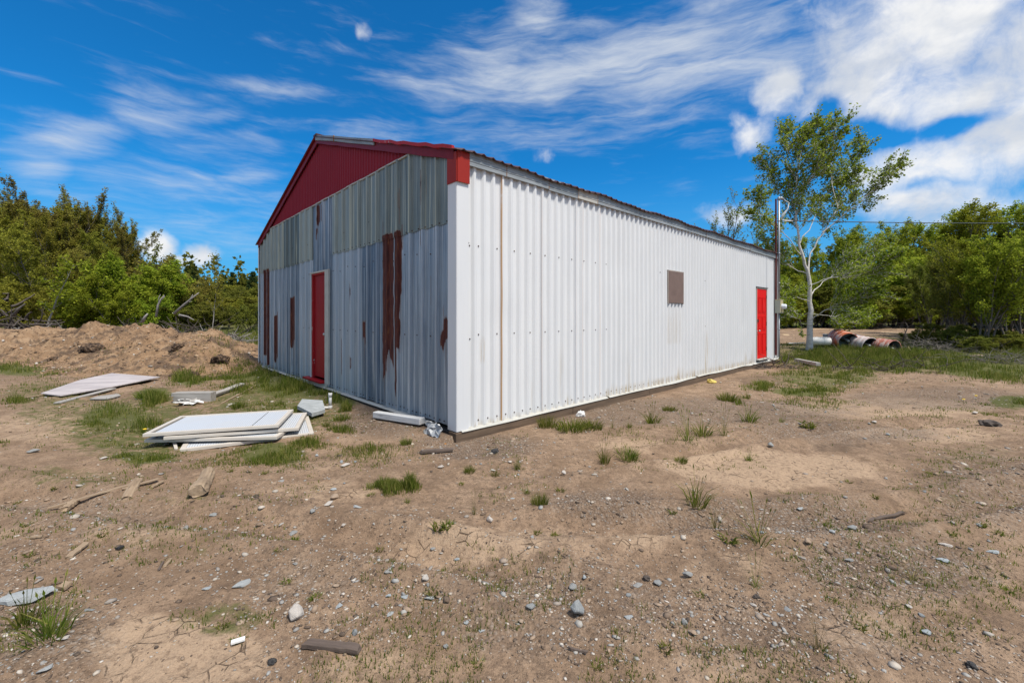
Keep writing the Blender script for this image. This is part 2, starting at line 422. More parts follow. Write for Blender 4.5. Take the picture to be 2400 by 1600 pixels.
M_whitescrap = mat_flat('white_scrap', (.72, .71, .69), .6)
M_black = mat_flat('black_scrap', (.025, .023, .022), .7)
def mat_panel():
    m, g = new_mat('panel_mesh_sheet'); o = g.obj()
    w = g.n('ShaderNodeTexWave', wave_type='BANDS', bands_direction='X'); g.put(w.inputs[0], o); w.inputs['Scale'].default_value = 13
    w.inputs['Distortion'].default_value = .15
    w2 = g.n('ShaderNodeTexWave', wave_type='BANDS', bands_direction='Y'); g.put(w2.inputs[0], o); w2.inputs['Scale'].default_value = 13
    f = g.m('MULTIPLY', g.rng(w.outputs['Fac'], .0, .35), g.m('ADD', .82, g.m('MULTIPLY', g.rng(w2.outputs['Fac'], 0, .5), .18)))
    c = g.mix(f, (.30, .33, .37), (.56, .59, .64)); c = g.mix(g.rng(g.noise(o, 2.2, 6), .45, .75, 0, .35), c, (.52, .50, .47))
    g.out(g.pbr(c, .5, 0, g.bump(w.outputs['Fac'], .4, .004))); return m
M_panel = mat_panel()
def mat_rock(name, c1, c2, c3):
    m, g = new_mat(name); o = g.obj(); r = g.orand()
    oo = g.n('ShaderNodeVectorMath', operation='ADD'); g.put(oo.inputs[0], o); g.put(oo.inputs[1], r)
    n = g.noise(g.map(oo.outputs[0], scale=(6, 14, 20)), 1.5, 7, .65, .5)
    c = g.ramp(n, [(.3, c1), (.55, c2), (.75, c3)])
    c = g.mix(g.m('MULTIPLY', r, .35), c, (.34, .29, .24))
    sp = g.rng(g.noise(oo.outputs[0], 70, 3), .62, .7, 0, .5); c = g.mix(sp, c, (.42, .40, .37))
    g.out(g.pbr(c, .85, 0, g.bump(g.noise(oo.outputs[0], 28, 6, .7), .6, .008))); return m
M_rock = mat_rock('grey_stone', (.13, .145, .15), (.25, .265, .27), (.42, .42, .41))
M_rock_pale = mat_rock('pale_stone', (.34, .30, .26), (.50, .46, .42), (.62, .59, .55))
M_slate = mat_rock('blue_slate', (.20, .23, .25), (.34, .38, .40), (.48, .50, .51))
M_rock_tan = mat_rock('tan_stone', (.24, .165, .11), (.36, .26, .18), (.45, .36, .27))

def mat_ground(name, kind):
    m, g = new_mat(name); o = g.obj()
    big = g.noise(o, .55, 5, .6); mid = g.noise(o, 3.5, 6, .65); fine = g.noise(o, 38, 5, .7); grit = g.noise(o, 140, 3, .7)
    if kind == 'yard':
        pale, gravel, green, dark = g.attr('pale'), g.attr('gravel'), g.attr('green'), g.attr('dark')
        c = g.ramp(g.m('ADD', g.m('MULTIPLY', big, .35), g.m('MULTIPLY', mid, .65)), [(.34, (.175, .114, .072)), (.5, (.29, .197, .130)), (.66, (.405, .285, .193))])
        p = g.rng(g.m('ADD', pale, g.m('MULTIPLY', g.m('SUBTRACT', mid, .5), 1.1)), .35, .8)
        c = g.mix(g.m('MULTIPLY', p, .9), c, g.mix(fine, (.38, .262, .172), (.46, .335, .23)))
        cr = g.vor(g.map(g.mix(.035, o, g.noise(o, 6, 4, .6, 0, True)), scale=(1, 1, .01)), 11, 'DISTANCE_TO_EDGE')
        cn = g.noise(o, 5, 4)
        crk = g.m('MULTIPLY', g.m('MULTIPLY', g.rng(cr, .030, .008), p), g.rng(cn, .50, .62))
        c = g.mix(g.m('MULTIPLY', crk, .75), c, (.11, .07, .045))
        gv = g.rng(g.m('ADD', g.m('MULTIPLY', gravel, .8), g.m('MULTIPLY', g.m('SUBTRACT', mid, .42), 1.1)), .2, .75)
        cell = g.n('ShaderNodeTexVoronoi'); g.put(cell.inputs['Vector'], o); cell.inputs['Scale'].default_value = 55
        cv = g.n('ShaderNodeSeparateColor'); g.put(cv.inputs[0], cell.outputs['Color'])
        stone = g.ramp(cv.outputs[0], [(0, (.10, .08, .066)), (.35, (.20, .15, .115)), (.6, (.30, .225, .165)), (.8, (.24, .25, .25)), (1, (.42, .37, .32))])
        stone = g.mix(g.rng(cell.outputs['Distance'], .3, .75, 0, .8), stone, (.12, .08, .055))
        c = g.mix(g.m('MULTIPLY', gv, .5), c, stone)
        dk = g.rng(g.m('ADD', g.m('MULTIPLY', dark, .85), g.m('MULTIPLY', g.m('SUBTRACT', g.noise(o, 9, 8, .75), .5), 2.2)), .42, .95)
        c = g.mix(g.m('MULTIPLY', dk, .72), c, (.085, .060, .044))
        cl = g.m('MULTIPLY', g.rng(g.noise(g.map(o, loc=(4, 9, 2)), 1.3, 4, .6), .38, .58), g.rng(g.noise(o, 15, 8, .8), .47, .60))
        c = g.mix(g.m('MULTIPLY', cl, g.m('SUBTRACT', .62, g.m('MULTIPLY', p, .40))), c, (.12, .082, .058))
        wr = g.rng(g.noise(g.map(o, loc=(1, 2, 3)), 26, 7, .8), .49, .64, 0, .72); c = g.mix(wr, c, (.155, .105, .07))
        spk = g.rng(g.noise(o, 62, 5, .8), .52, .64, 0, .85); c = g.mix(g.m('MULTIPLY', spk, g.m('SUBTRACT', 1., g.m('MULTIPLY', p, .7))), c, (.11, .075, .05))
        spl = g.rng(g.noise(g.map(o, loc=(7, 3, 1)), 95, 3, .75), .64, .72, 0, .6); c = g.mix(spl, c, (.52, .43, .34))
        gn = g.rng(g.m('ADD', green, g.m('MULTIPLY', g.m('SUBTRACT', g.noise(o, 9, 7, .7), .5), 1.5)), .42, .80)
        c = g.mix(g.m('MULTIPLY', gn, .85), c, g.mix(fine, (.045, .060, .014), (.12, .135, .035)))
        hgt = g.m('ADD', g.m('ADD', g.m('MULTIPLY', fine, .8), g.m('MULTIPLY', grit, .35)), g.m('MULTIPLY', g.m('SUBTRACT', .8, cell.outputs['Distance']), g.m('MULTIPLY', gv, .8)))
        hgt = g.m('SUBTRACT', hgt, g.m('MULTIPLY', crk, 1.2))
        bp = g.bump(hgt, .9, .022)
    elif kind == 'mound':
        c = g.ramp(g.m('ADD', g.m('MULTIPLY', big, .3), g.m('MULTIPLY', mid, .7)), [(.35, (.150, .095, .058)), (.5, (.29, .185, .108)), (.66, (.40, .275, .172))])
        dk = g.rng(g.noise(o, 1.5, 9, .78), .49, .59); c = g.mix(g.m('MULTIPLY', dk, .8), c, (.085, .06, .045)); c = g.mix(g.rng(g.noise(o, 9, 6, .75), .55, .65, 0, .65), c, (.12, .08, .055))
        c = g.mix(g.rng(fine, .55, .7, 0, .6), c, (.13, .085, .055))
        c = g.mix(g.rng(g.noise(o, 60, 3, .7), .64, .72, 0, .7), c, (.5, .43, .35))
        bp = g.bump(g.m('ADD', fine, g.m('MULTIPLY', grit, .4)), .9, .03)
    else:
        c = g.ramp(mid, [(.35, (.36, .25, .15)), (.65, (.50, .37, .24))])
        c = g.mix(g.rng(fine, .55, .75, 0, .4), c, (.26, .20, .14))
        bp = g.bump(fine, .5, .02)
    g.out(g.pbr(c, .95, 0, bp, .15)); return m
M_ground = mat_ground('yard_dirt', 'yard'); M_mound = mat_ground('mound_dirt', 'mound'); M_track = mat_ground('track_sand', 'track')
def mat_gravel():
    m, g = new_mat('loose_gravel'); r = g.island(); o = g.obj()
    c = g.ramp(r, [(0, (.055, .042, .034)), (.20, (.10, .07, .052)), (.36, (.20, .145, .105)), (.56, (.33, .24, .17)), (.74, (.25, .245, .235)), (.82, (.31, .31, .30)), (.92, (.42, .36, .29)), (1, (.56, .52, .47))])
    c = g.mix(g.rng(g.noise(o, 60, 4, .7), .4, .7, 0, .4), c, (.30, .225, .16))
    g.out(g.pbr(c, .9, 0, g.bump(g.noise(o, 120, 3), .4, .003), .25)); return m
M_gravel = mat_gravel()

def mat_leaf(name, c1, c2, c3, trans=.5):
    m, g = new_mat(name); r = g.island(); o = g.obj()
    n = g.noise(o, .8, 3); k = g.m('ADD', g.m('MULTIPLY', r, .6), g.m('MULTIPLY', n, .4))
    c = g.ramp(k, [(.2, c1), (.5, c2), (.8, c3)])
    hs = g.n('ShaderNodeHueSaturation'); g.put(hs.inputs['Color'], c)
    g.put(hs.inputs['Hue'], g.rng(g.orand(), 0, 1, .485, .515, False)); g.put(hs.inputs['Value'], g.rng(g.orand(), 0, 1, .82, 1.18, False))
    d = g.n('ShaderNodeBsdfDiffuse'); g.put(d.inputs[0], hs.outputs[0])
    t = g.n('ShaderNodeBsdfTranslucent'); g.put(t.inputs[0], hs.outputs[0])
    x = g.n('ShaderNodeMixShader'); x.inputs[0].default_value = trans; g.L.new(d.outputs[0], x.inputs[1]); g.L.new(t.outputs[0], x.inputs[2])
    g.out(x.outputs[0]); return m
ML = {
 'maple': mat_leaf('leaf_spring_green', (.14, .185, .016), (.245, .300, .028), (.40, .44, .050)),
 'olive': mat_leaf('leaf_olive', (.150, .155, .022), (.255, .245, .038), (.37, .34, .058)),
 'rust': mat_leaf('leaf_rusty_bud', (.175, .145, .040), (.275, .240, .052), (.37, .35, .066)),
 'birch': mat_leaf('leaf_birch', (.125, .165, .018), (.215, .265, .030), (.36, .40, .050)),
 'alder': mat_leaf('leaf_alder', (.15, .195, .018), (.255, .300, .030), (.40, .43, .050)),
 'dull': mat_leaf('leaf_dull_green', (.110, .130, .025), (.190, .205, .036), (.28, .28, .055)),
 'conifer': mat_leaf('needle_green', (.022, .042, .016), (.038, .064, .025), (.060, .090, .030), .1),
 'grass': mat_leaf('grass_blade', (.075, .110, .016), (.145, .180, .028), (.32, .28, .09)),
 'dry': mat_leaf('dry_grass', (.135, .12, .047), (.256, .209, .088), (.38, .31, .15)),
}
M_bark = mat_wood('grey_brown_bark', (.06, .05, .042), (.17, .15, .13), 'z', .3)
M_bark_pale = mat_wood('pale_bark', (.16, .145, .125), (.36, .34, .31), 'z', .3)
def mat_birch():
    m, g = new_mat('birch_bark'); o = g.obj()
    n = g.noise(g.map(o, scale=(4, 4, 26)), 1.4, 6, .65); n2 = g.noise(g.map(o, scale=(9, 9, 30)), .9, 5, .6)
    c = g.ramp(n, [(.3, (.34, .31, .27)), (.5, (.56, .53, .49)), (.7, (.70, .68, .64))])
    c = g.mix(g.rng(n2, .60, .68, 0, .85), c, (.07, .055, .045))
    g.out(g.pbr(c, .8, 0, g.bump(n2, .3, .006))); return m
M_birch = mat_birch()
M_deadwood = mat_wood('dead_grey_branches', (.13, .115, .105), (.36, .335, .31), 'z', .4)
M_twig = mat_wood('grey_twigs', (.07, .06, .05), (.20, .18, .155), 'z', .4)
M_deaddark = mat_wood('dark_brush', (.035, .027, .022), (.11, .085, .07), 'z', .4)

# ------------------------------------------------------------------ ground, mound, track
PALE = [(1800,1095,300,45,1.15),(1500,1260,160,40,.7),(2150,1400,160,50,.6),(2080,950,300,28),(2150,1010,260,30,.8),(420,1500,240,90,1.1),(1150,1270,330,60,.7),(90,1000,170,60,.7),(330,1240,200,50,.6),(2030,1470,170,70,.8),
        (780,1140,160,40,.6),(1480,1040,110,25,.7),(1700,1330,160,40,.6),(900,1540,240,60,.6),(2300,1330,120,60,.5),(1650,1560,200,60,.5),(1950,860,100,10,.5)]
GRAV = [(1600,960,460,40,1.),(1120,1040,170,35,1.),(1980,1010,260,30,.9),(1850,1220,380,60,.8),(1300,1420,420,120,.55),(2330,1150,220,120,.6),(2200,930,280,30,.8),(100,1480,200,120,.6),
        (1900,1480,380,110,.5),(200,1200,260,70,.5),(900,990,130,40,.8),(1420,1180,170,40,.9),(2100,1330,260,90,.9),(700,1350,200,60,.4)]
DARK = [(2080,1240,130,22,.8),(1960,1045,90,16,.9),(1930,990,70,14,.8),(2180,1110,80,12,.8),(2000,1320,70,30,.7),(1340,1380,120,30,.5),(1900,1440,120,40,.6),(1150,1060,160,25,.7),
        (1760,1480,150,60,.7),(2150,1350,80,30,.7),(900,1100,70,20,.5),(860,985,120,35,.7),(1800,885,130,14,.8),(1050,1560,60,25,.5),(1650,1490,160,70,.5),(2250,1480,140,60,.4)]
GREEN = [(330,1000,280,100,.7),(150,960,160,60,.6),(640,950,230,90,.7),(430,1250,260,60,.42),(690,905,130,40),(600,870,140,30),(810,935,60,22),(640,1060,100,32,.9),(270,975,110,45,.9),(340,1070,100,18,.9),(230,985,70,14,.9),(920,1132,80,18,.7),
         (1940,880,170,30,.7),(2080,835,330,45,.9),(1880,910,90,14,.9),(2330,850,200,40,1.),(2380,935,80,20,.9),(220,808,60,10),(50,862,110,18,.9),(360,925,70,24,.8),(450,885,60,20,.8),
         (520,1430,170,45,.55),(180,1120,200,40,.5),(420,1160,160,40,.4),(100,920,140,40,.6),(580,1350,160,40,.35),(2280,1060,150,40,.45),(2200,1150,170,40,.4),(560,790,60,30,1.1),(1760,900,40,10,.6)]
def ground_attrs(x, y):
    u, v = to_px(x, y)
    pale, grav, dark, green = ell(x, y, PALE), ell(x, y, GRAV), ell(x, y, DARK), ell(x, y, GREEN)
    far = ss(y, 17, 24) * np.where(x > 0, ss(y, 29, 32), 1.); green = np.maximum(green, far * .9)
    green = np.maximum(green, np.where((y < 17) & (y > 10) & (u > 1830), .35, 0))
    green = np.maximum(green, np.where(y < .5, .25, 0))
    a, b = shed_local(x, y)
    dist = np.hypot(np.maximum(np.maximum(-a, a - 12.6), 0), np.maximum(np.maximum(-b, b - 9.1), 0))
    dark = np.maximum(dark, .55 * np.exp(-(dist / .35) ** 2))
    return pale, grav, dark, green
def build_ground():
    r1 = .5 * (26 / .5) ** (np.arange(560) / 559.); r2 = 26 * (900 / 26) ** (np.arange(1, 71) / 70.)
    r = np.concatenate([r1, r2])
    th = np.concatenate([np.linspace(R(-66), R(66), 640), np.linspace(R(66), R(294), 92)[1:-1]])
    nr, nt = len(r), len(th)
    X = np.outer(r, np.sin(th)); Y = np.outer(r, np.cos(th))
    rr = np.repeat(r[:, None], nt, 1)
    Z = gh(X, Y); Z = np.where(rr > 60, Z + (1.2 - Z) * 0 + .0, Z)
    V = np.stack([X, Y, Z], -1).reshape(-1, 3)
    i, j = np.meshgrid(np.arange(nr - 1), np.arange(nt), indexing='ij')
    j2 = (j + 1) % nt
    F = np.stack([i * nt + j, (i + 1) * nt + j, (i + 1) * nt + j2, i * nt + j2], -1).reshape(-1, 4)[:, ::-1]
    c = len(V); V = np.vstack([V, [[0, 0, float(gh(0., 0.))]]])
    k = np.arange(0, nt, 2)
    Fc = np.stack([np.full(len(k), c), k, (k + 1) % nt, (k + 2) % nt], -1)[:, ::-1]
    F = np.vstack([F, Fc])
    p, gv, dk, gr = ground_attrs(V[:, 0], V[:, 1])
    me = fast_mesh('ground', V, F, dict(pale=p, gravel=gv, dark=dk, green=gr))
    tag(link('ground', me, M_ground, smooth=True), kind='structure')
build_ground()
def grid_mesh(name, xs, ys, zf, mat, keep=None, attrs=None):
    X, Y = np.meshgrid(xs, ys, indexing='ij'); Z = zf(X, Y)
    V = np.stack([X, Y, Z], -1).reshape(-1, 3); nx, ny = X.shape
    i, j = np.meshgrid(np.arange(nx - 1), np.arange(ny - 1), indexing='ij')
    F = np.stack([i * ny + j, (i + 1) * ny + j, (i + 1) * ny + j + 1, i * ny + j + 1], -1).reshape(-1, 4)
    if keep is not None:
        k = keep(X, Y, Z).reshape(-1); F = F[k[F].any(1)]
    return link(name, fast_mesh(name, V, F), mat, smooth=True)
md = grid_mesh('dirt_mound', np.arange(-26, -5.6, .055), np.arange(9.6, 19, .05), lambda x, y: gh(x, y) + mound_h(x, y) - .07, M_mound, keep=lambda X, Y, Z: mound_h(X, Y) > .03)
tag(md, 'long lumpy heap of orange brown dirt left of the shed', 'dirt mound')
tk = grid_mesh('dirt_track', np.arange(6, 40, .16), np.linspace(0, 1, 40), lambda x, y: y * 0, M_track)
def shape_track(o):
    me = o.data; n = len(me.vertices); co = np.zeros(n * 3, np.float32); me.vertices.foreach_get('co', co); co = co.reshape(-1, 3)
    x, t = co[:, 0], co[:, 1]
    y = 20.8 + .06 * (x - 10) + t * (8.6 + .8 * np.sin(x * .4)) + .5 * (fbm(x / 2, t * 0, 2, 71) - .5)
    co[:, 1] = y; co[:, 2] = gh(x, y, False) + .04 + .08 * np.sin(np.clip(t, 0, 1) * math.pi) - .06 * (np.abs(t - .5) > .47)
    me.vertices.foreach_set('co', co.ravel()); me.update()
shape_track(tk); tag(tk, kind='structure')

# ------------------------------------------------------------------ the shed (local x along the white side wall, local y along the galvanised front)
W, LEN, ZB, ZE, RISE = 9.1, 12.6, .10, 3.40, 1.52
shed = empty('metal_shed', (SX, SY, 0), math.atan2(AX[1], AX[0]))
tag(shed, 'long white corrugated metal shed with a rusty galvanised front and red gable', 'shed')
def rake(y): return ZE + RISE * (1 - np.abs(np.asarray(y, float) - W / 2) / (W / 2))
def uniq(a): return np.unique(np.round(np.asarray(a, float), 4))
def wall_grid(name, cols, zb, zt, off, nz, place, attrs, mats, parent=shed, screws=(), smooth=False):
    cols = np.asarray(cols); nc = len(cols); t = np.linspace(0, 1, nz + 1)
    Z = zb[:, None] + (zt - zb)[:, None] * t[None]; A = np.repeat(cols[:, None], nz + 1, 1)
    D = np.repeat(np.asarray(off)[:, None], nz + 1, 1)
    V = place(A, D, Z).reshape(-1, 3)
    i, j = np.meshgrid(np.arange(nc - 1), np.arange(nz), indexing='ij'); q = nz + 1
    F = np.stack([i * q + j, (i + 1) * q + j, (i + 1) * q + j + 1, i * q + j + 1], -1).reshape(-1, 4)
    keep = (zt - zb) > .01; F = F[(keep[F // q]).all(1)]
    at_ = {k: f(A, Z).reshape(-1) for k, f in attrs.items()}
    mi = np.zeros(len(F), np.int32)
    for (a, d, z) in screws:               # small rusty screw heads, square in outline
        s = .0095; b = len(V)
        q8 = [(a + s * math.cos(k * math.pi / 4), d, z + s * math.sin(k * math.pi / 4)) for k in range(8)] + [(a + s * .7 * math.cos(k * math.pi / 4), d + .008, z + s * .7 * math.sin(k * math.pi / 4)) for k in range(8)]
        P = np.array(q8); V = np.vstack([V, place(P[:, 0], P[:, 1], P[:, 2])])
        f = [[b + k, b + (k + 1) % 8, b + 8 + (k + 1) % 8, b + 8 + k] for k in range(8)] + [[b + 8, b + 9, b + 10, b + 11], [b + 11, b + 12, b + 15, b + 8], [b + 12, b + 13, b + 14, b + 15]]
        F = np.vstack([F, f]); mi = np.concatenate([mi, np.ones(len(f), np.int32)])
        for k in at_: at_[k] = np.concatenate([at_[k], np.zeros(16)])
    return link(name, fast_mesh(name, V, F, at_, mi), mats, parent, smooth)

# --- white side wall
def side_place(a, d, z): return np.stack([a, -d, z], -1)
def side_wavy(a, d, z):                       # old sheets are never quite flat
    return side_place(a, d + .012 * (fbm(a * .9, z * .8, 3, 83) - .5) + .005 * (vnoise(a * 4, z * 2.2, 85) - .5), z)
P0, PER = .238, .152
def side_off(a):
    ph = np.abs(((a - P0) / PER + .5) % 1 - .5) * PER
    return np.interp(ph, [.017, .030], [.036, 0.])
LINES = [(.674,.95),(1.438,.25),(2.205,.2),(2.37,.45),(2.83,.55),(3.30,.2),(6.988,.2),(8.25,.12)]
STAIN = [(.2,3.0,.1,.17,.5),(3.0,10.4,.1,.24,.75),(.35,.38,1.0,1.22,.6),(1.85,1.9,.3,1.2,.25),(4.05,4.1,.3,2.3,.25),(5.2,5.8,1.0,1.7,.22),(3.7,3.75,.1,.9,.3),(1.25,1.28,.1,.6,.3),(6.5,6.55,.1,.9,.4),(10.2,10.3,.1,1.0,.4),(6.95,7.15,.35,1.2,.55),(7.6,7.66,.1,1.1,.5),(8.15,8.22,.1,1.25,.55),(8.9,9.0,.1,.9,.4),(12.0,12.6,.12,1.5,.35),(9.6,9.7,.1,.5,.5),(3.2,3.35,.1,.32,.5),(4.4,4.6,.1,.3,.5),(5.6,5.9,.1,.42,.4),(.28,.33,.1,.5,.2),(2.0,2.1,.1,.28,.5),(10.1,10.35,.1,.55,.5),(6.0,6.5,.1,.3,.6),(7.2,8.8,.1,.28,.6)]
def build_side():
    cols = []
    n = int(LEN / PER) + 2
    for k in range(-2, n):
        c = P0 + k * PER
        cols += [c - .030, c - .017, c - .006, c + .006, c + .017, c + .030, c + .055, c + .076, c + .097]
    for t, s in LINES: cols += [t - .009, t - .004, t, t + .004, t + .009]
    cols += [9.368, 9.374, 9.38, 9.386]
    D0, D1 = 10.53, 11.46
    cols = np.array([c for c in cols if .02 < c < LEN - .02 and not (D0 - .004 < c < D0 + .004) and not (D1 - .004 < c < D1 + .004)])
    cols = uniq(np.concatenate([cols, [.02, LEN - .02, D0 - .002, D0 + .002, D1 - .002, D1 + .002]]))
    zb = np.where((cols > D0) & (cols < D1), 2.245, ZB + .004 * np.sin(cols * 2.1)); zt = np.full(len(cols), 3.36)
    def rust(A, Z):
        m = np.zeros_like(A)
        for t, s in LINES: m = np.maximum(m, s * np.clip(1.3 - np.abs(A - t) / .0055, 0, 1))
        return m
    def stain(A, Z):
        m = np.zeros_like(A)
        for a0, a1, z0, z1, s in STAIN:
            m = np.maximum(m, s * ss(A, a0 - .03, a0 + .02) * (1 - ss(A, a1 - .02, a1 + .03)) * (1 - ss(Z, z0 + .3 * (z1 - z0), z1)) * (Z > z0 - .1))
        return m
    def dark(A, Z): return ((np.abs(A - 9.377) < .005) & (Z > 1.15) & (Z < 2.95)) * .9 + ((np.abs(A - 6.988) < .008) & (Z > .9)) * .12
    scr = []
    for k in range(-1, 40):
        a = P0 + .076 + k * PER * 2
        if .1 < a < 3.2: scr += [(a, .001, 2.309), (a, .001, 1.22)]
    for k in range(0, 70):
        a = P0 + .076 + k * PER
        if .1 < a < 10.4: scr.append((a, .001, .168))
    scr += [(.16,.001,2.33),(.12,.001,2.32),(.175,.001,2.30),(.15,.001,1.16),(.12,.001,1.155),(.18,.001,1.17),(9.42,.001,2.15),(9.42,.001,1.72),(9.44,.001,1.16),(7.03,.001,2.25),(7.03,.001,1.2),(4.9,.001,2.3),(8.3,.001,1.2)]
    wall_grid('side_wall', cols, zb, zt, side_off(cols) * (1 + .22 * (vnoise((cols - P0) / PER + .5, cols * 0, 81) - .5)), 44, side_wavy, dict(rust=rust, stain=stain, dark=dark), [M_white, M_screw], screws=scr)
build_side()
# --- galvanised front
def front_place(a, d, z): return np.stack([-d, a, z], -1)
def rib_near(a, per, c0, w, h):
    ph = np.abs(((a - c0) / per + .5) % 1 - .5) * per
    return np.interp(ph, [w, w + .018], [h, 0.])
def front_off(a):
    return rib_near(a, .3275, .425, .020, .030) + rib_near(a, .3275 / 3, .425, .006, .0035)
RUST = [(8.455,8.655,.40,2.60,.02),(8.185,8.305,.18,2.60,.03),(7.36,7.67,.42,1.55,.28),(6.06,6.37,.78,1.88,.20),(2.50,2.60,1.02,1.38,.14),
        (1.565,1.90,.80,2.62,.30),(1.79,1.90,.48,2.62,.12),(1.60,1.70,.80,1.3,.25),(1.70,1.80,.95,1.4,.3),(1.33,1.53,1.75,2.62,.04),(1.37,1.53,.9,2.2,.35),(1.425,1.52,.34,1.6,.2),(.165,.30,1.04,1.44,.18),(.29,.36,1.06,1.28,.12),(.14,.19,.9,1.75,.3),
        (4.555,4.66,3.18,3.64,.12),(4.44,4.50,3.30,3.64,.16),(4.37,4.41,3.42,3.64,.12),(4.652,4.668,2.9,3.2,.15),(3.47,3.485,.40,1.05,.1)]
def rust_at(A, Z):
    m = np.zeros_like(A)
    for (y0, y1, z0, z1, rg) in RUST:
        e = .024 if y1 - y0 > .05 else .007
        j = .022 * (vnoise(A * 3, Z * 9, 3) - .5)
        top = z1 - rg * .8 * np.abs(vnoise(A * 26, A * 0 + y0, 5) - .35); bot = z0 + rg * 1.6 * (vnoise(A * 30, A * 0 + y1, 8) - .4)
        if z1 > 2.5 and z1 < 2.7: top = top * 0 + 2.65
        v = ss(A + j, y0 - e, y0 + e) * (1 - ss(A + j, y1 - e, y1 + e)) * ss(Z, bot - .05, bot + .05) * (1 - ss(Z, top - .04, top + .04))
        m = np.maximum(m, v)
    pin = (vnoise(A * 24, Z * 1.6, 12) > .93) * (vnoise(A * 2, Z * 1.1, 14) > .56) * .42
    for (y0, y1, z0, z1, rg) in RUST[2:13]:      # thin run-off below each rusted patch
        if y1 - y0 > .04: m = np.maximum(m, .34 * ss(A, y0, y0 + .03) * (1 - ss(A, y1 - .03, y1)) * (Z < z0 + .1) * np.clip(1 - (z0 - Z) / .55, 0, 1) * (vnoise(A * 45, A * 0, 9) > .45))
    return np.maximum(m, pin)
SHT = np.array([.13, 1.05, 1.72, 2.62, 2.93, 3.88, 4.93, 5.79, 6.7, 7.74, 8.4, 9.2]); SHV = np.array([.55, .62, .30, .60, .85, .35, .80, .42, .52, .62, .70, .6])
SHU = np.array([.13, 1.06, 2.0, 2.93, 3.9, 4.93, 5.79, 6.9, 7.9, 9.2]); SVU = np.array([.40, .30, .46, .62, .50, .80, .12, .58, .66, .6])
def front_cols(extra=()):
    base = np.arange(.10, 9.09, .0165)
    rb = np.concatenate([.425 + k * .3275 + np.array([-.038, -.020, .020, .038]) for k in range(-1, 28)])
    rb2 = np.concatenate([.425 + k * .3275 / 3 + np.array([-.024, -.006, .006, .024]) for k in range(-3, 82)])
    a = np.concatenate([base, rb, rb2]); a = a[(a > .11) & (a < 9.08)]
    for e in extra: a = a[np.abs(a - e) > .005]
    return uniq(np.concatenate([a] + [[e - .002, e + .002] for e in extra] + [[.10, 9.085]]))
DY0, DY1, DZ = 4.19, 4.975, 2.285
def front_attrs(edges, vals): return dict(rust=rust_at, tint=lambda A, Z: vals[np.clip(np.searchsorted(edges, A) - 1, 0, len(vals) - 1)] + .10 * (vnoise(A * 4, A * 0, 77) - .5),
                                         rib=lambda A, Z: (rib_near(A, .3275, .425, .020, 1.) > .8) * (.35 + .65 * vnoise(A * 3, Z * .5, 21)))
def build_front():
    c = front_cols((DY0, DY1, 3.89, 4.94))
    zb = np.where((c > DY0) & (c < DY1), DZ, ZB + .01 + .012 * np.sin(c * 3.3))
    zt = np.where((c > 3.89) & (c < 4.94), 3.65, 2.60 + 0 * c)
    scr = []
    for k in range(28):
        a = .425 + k * .3275
        for da in (-.16, -.06, .06):
            if .15 < a + da < 9 and not 4.1 < a + da < 5.05: scr.append((a + da, .008, .16 + .01 * (k % 2)))
        if not 4.1 < a + .16 < 5.05 and k < 16: scr += [(a + .16, .001, 1.19), (a + .16, .001, 2.24 + .03 * (k % 3))]
    wall_grid('lower_cladding', c, zb, zt, front_off(c), 72, front_place, front_attrs(SHT, SHV), [M_galv, M_screw], screws=scr)
    for (y0, y1) in ((.10, 3.892), (4.938, 9.085)):
        c = front_cols(); c = uniq(np.concatenate([[y0, y1], c[(c > y0 + .004) & (c < y1 - .004)]]))
        wav = .012 * np.abs(np.sin(c * 9.6)) + .008 * np.sin(c * 1.7)
        zb = 2.562 + wav; zt = np.minimum(3.655, rake(c) - .02)
        scr = [(a, .012, 2.60) for a in np.arange(y0 + .1, y1 - .05, .164)]
        scr += [(a, .012, 3.0 + .1 * math.sin(a * 7)) for a in np.arange(y0 + .3, y1, .98)]
        wall_grid('upper_cladding', c, zb, zt, front_off(c) + .010, 36, front_place, front_attrs(SHU, SVU), [M_galv_up, M_screw], screws=scr)
    # red ribbed gable above a pale flashing
    cg = uniq(np.concatenate([.82 + np.arange(0, 75) * .1 + q for q in (0, .035, .047, .060, .072)])); cg = cg[(cg > .80) & (cg < 8.3)]
    ph = np.round(((cg - .82) % .1), 3); off = np.where((ph > .040) & (ph < .066), .016, 0.)
    zb = np.full(len(cg), 3.665); zt = rake(cg) - .10
    zt = np.maximum(zt, zb)
    wall_grid('gable_cladding', cg, zb, zt, off + .004, 6, front_place, dict(rust=lambda A, Z: A * 0), [M_redg])
    b = MB()
    ys = np.linspace(.80, 8.30, 26)
    for a, c2 in zip(ys[:-1], ys[1:]):
        w = .006 * math.sin(a * 5); b.span((-.030 + w * .3, a, 3.648 + w), (-.004, c2 + .004, 3.667 + w), 0)
    b.build('gable_flashing', [M_trimlight], shed)
build_front()
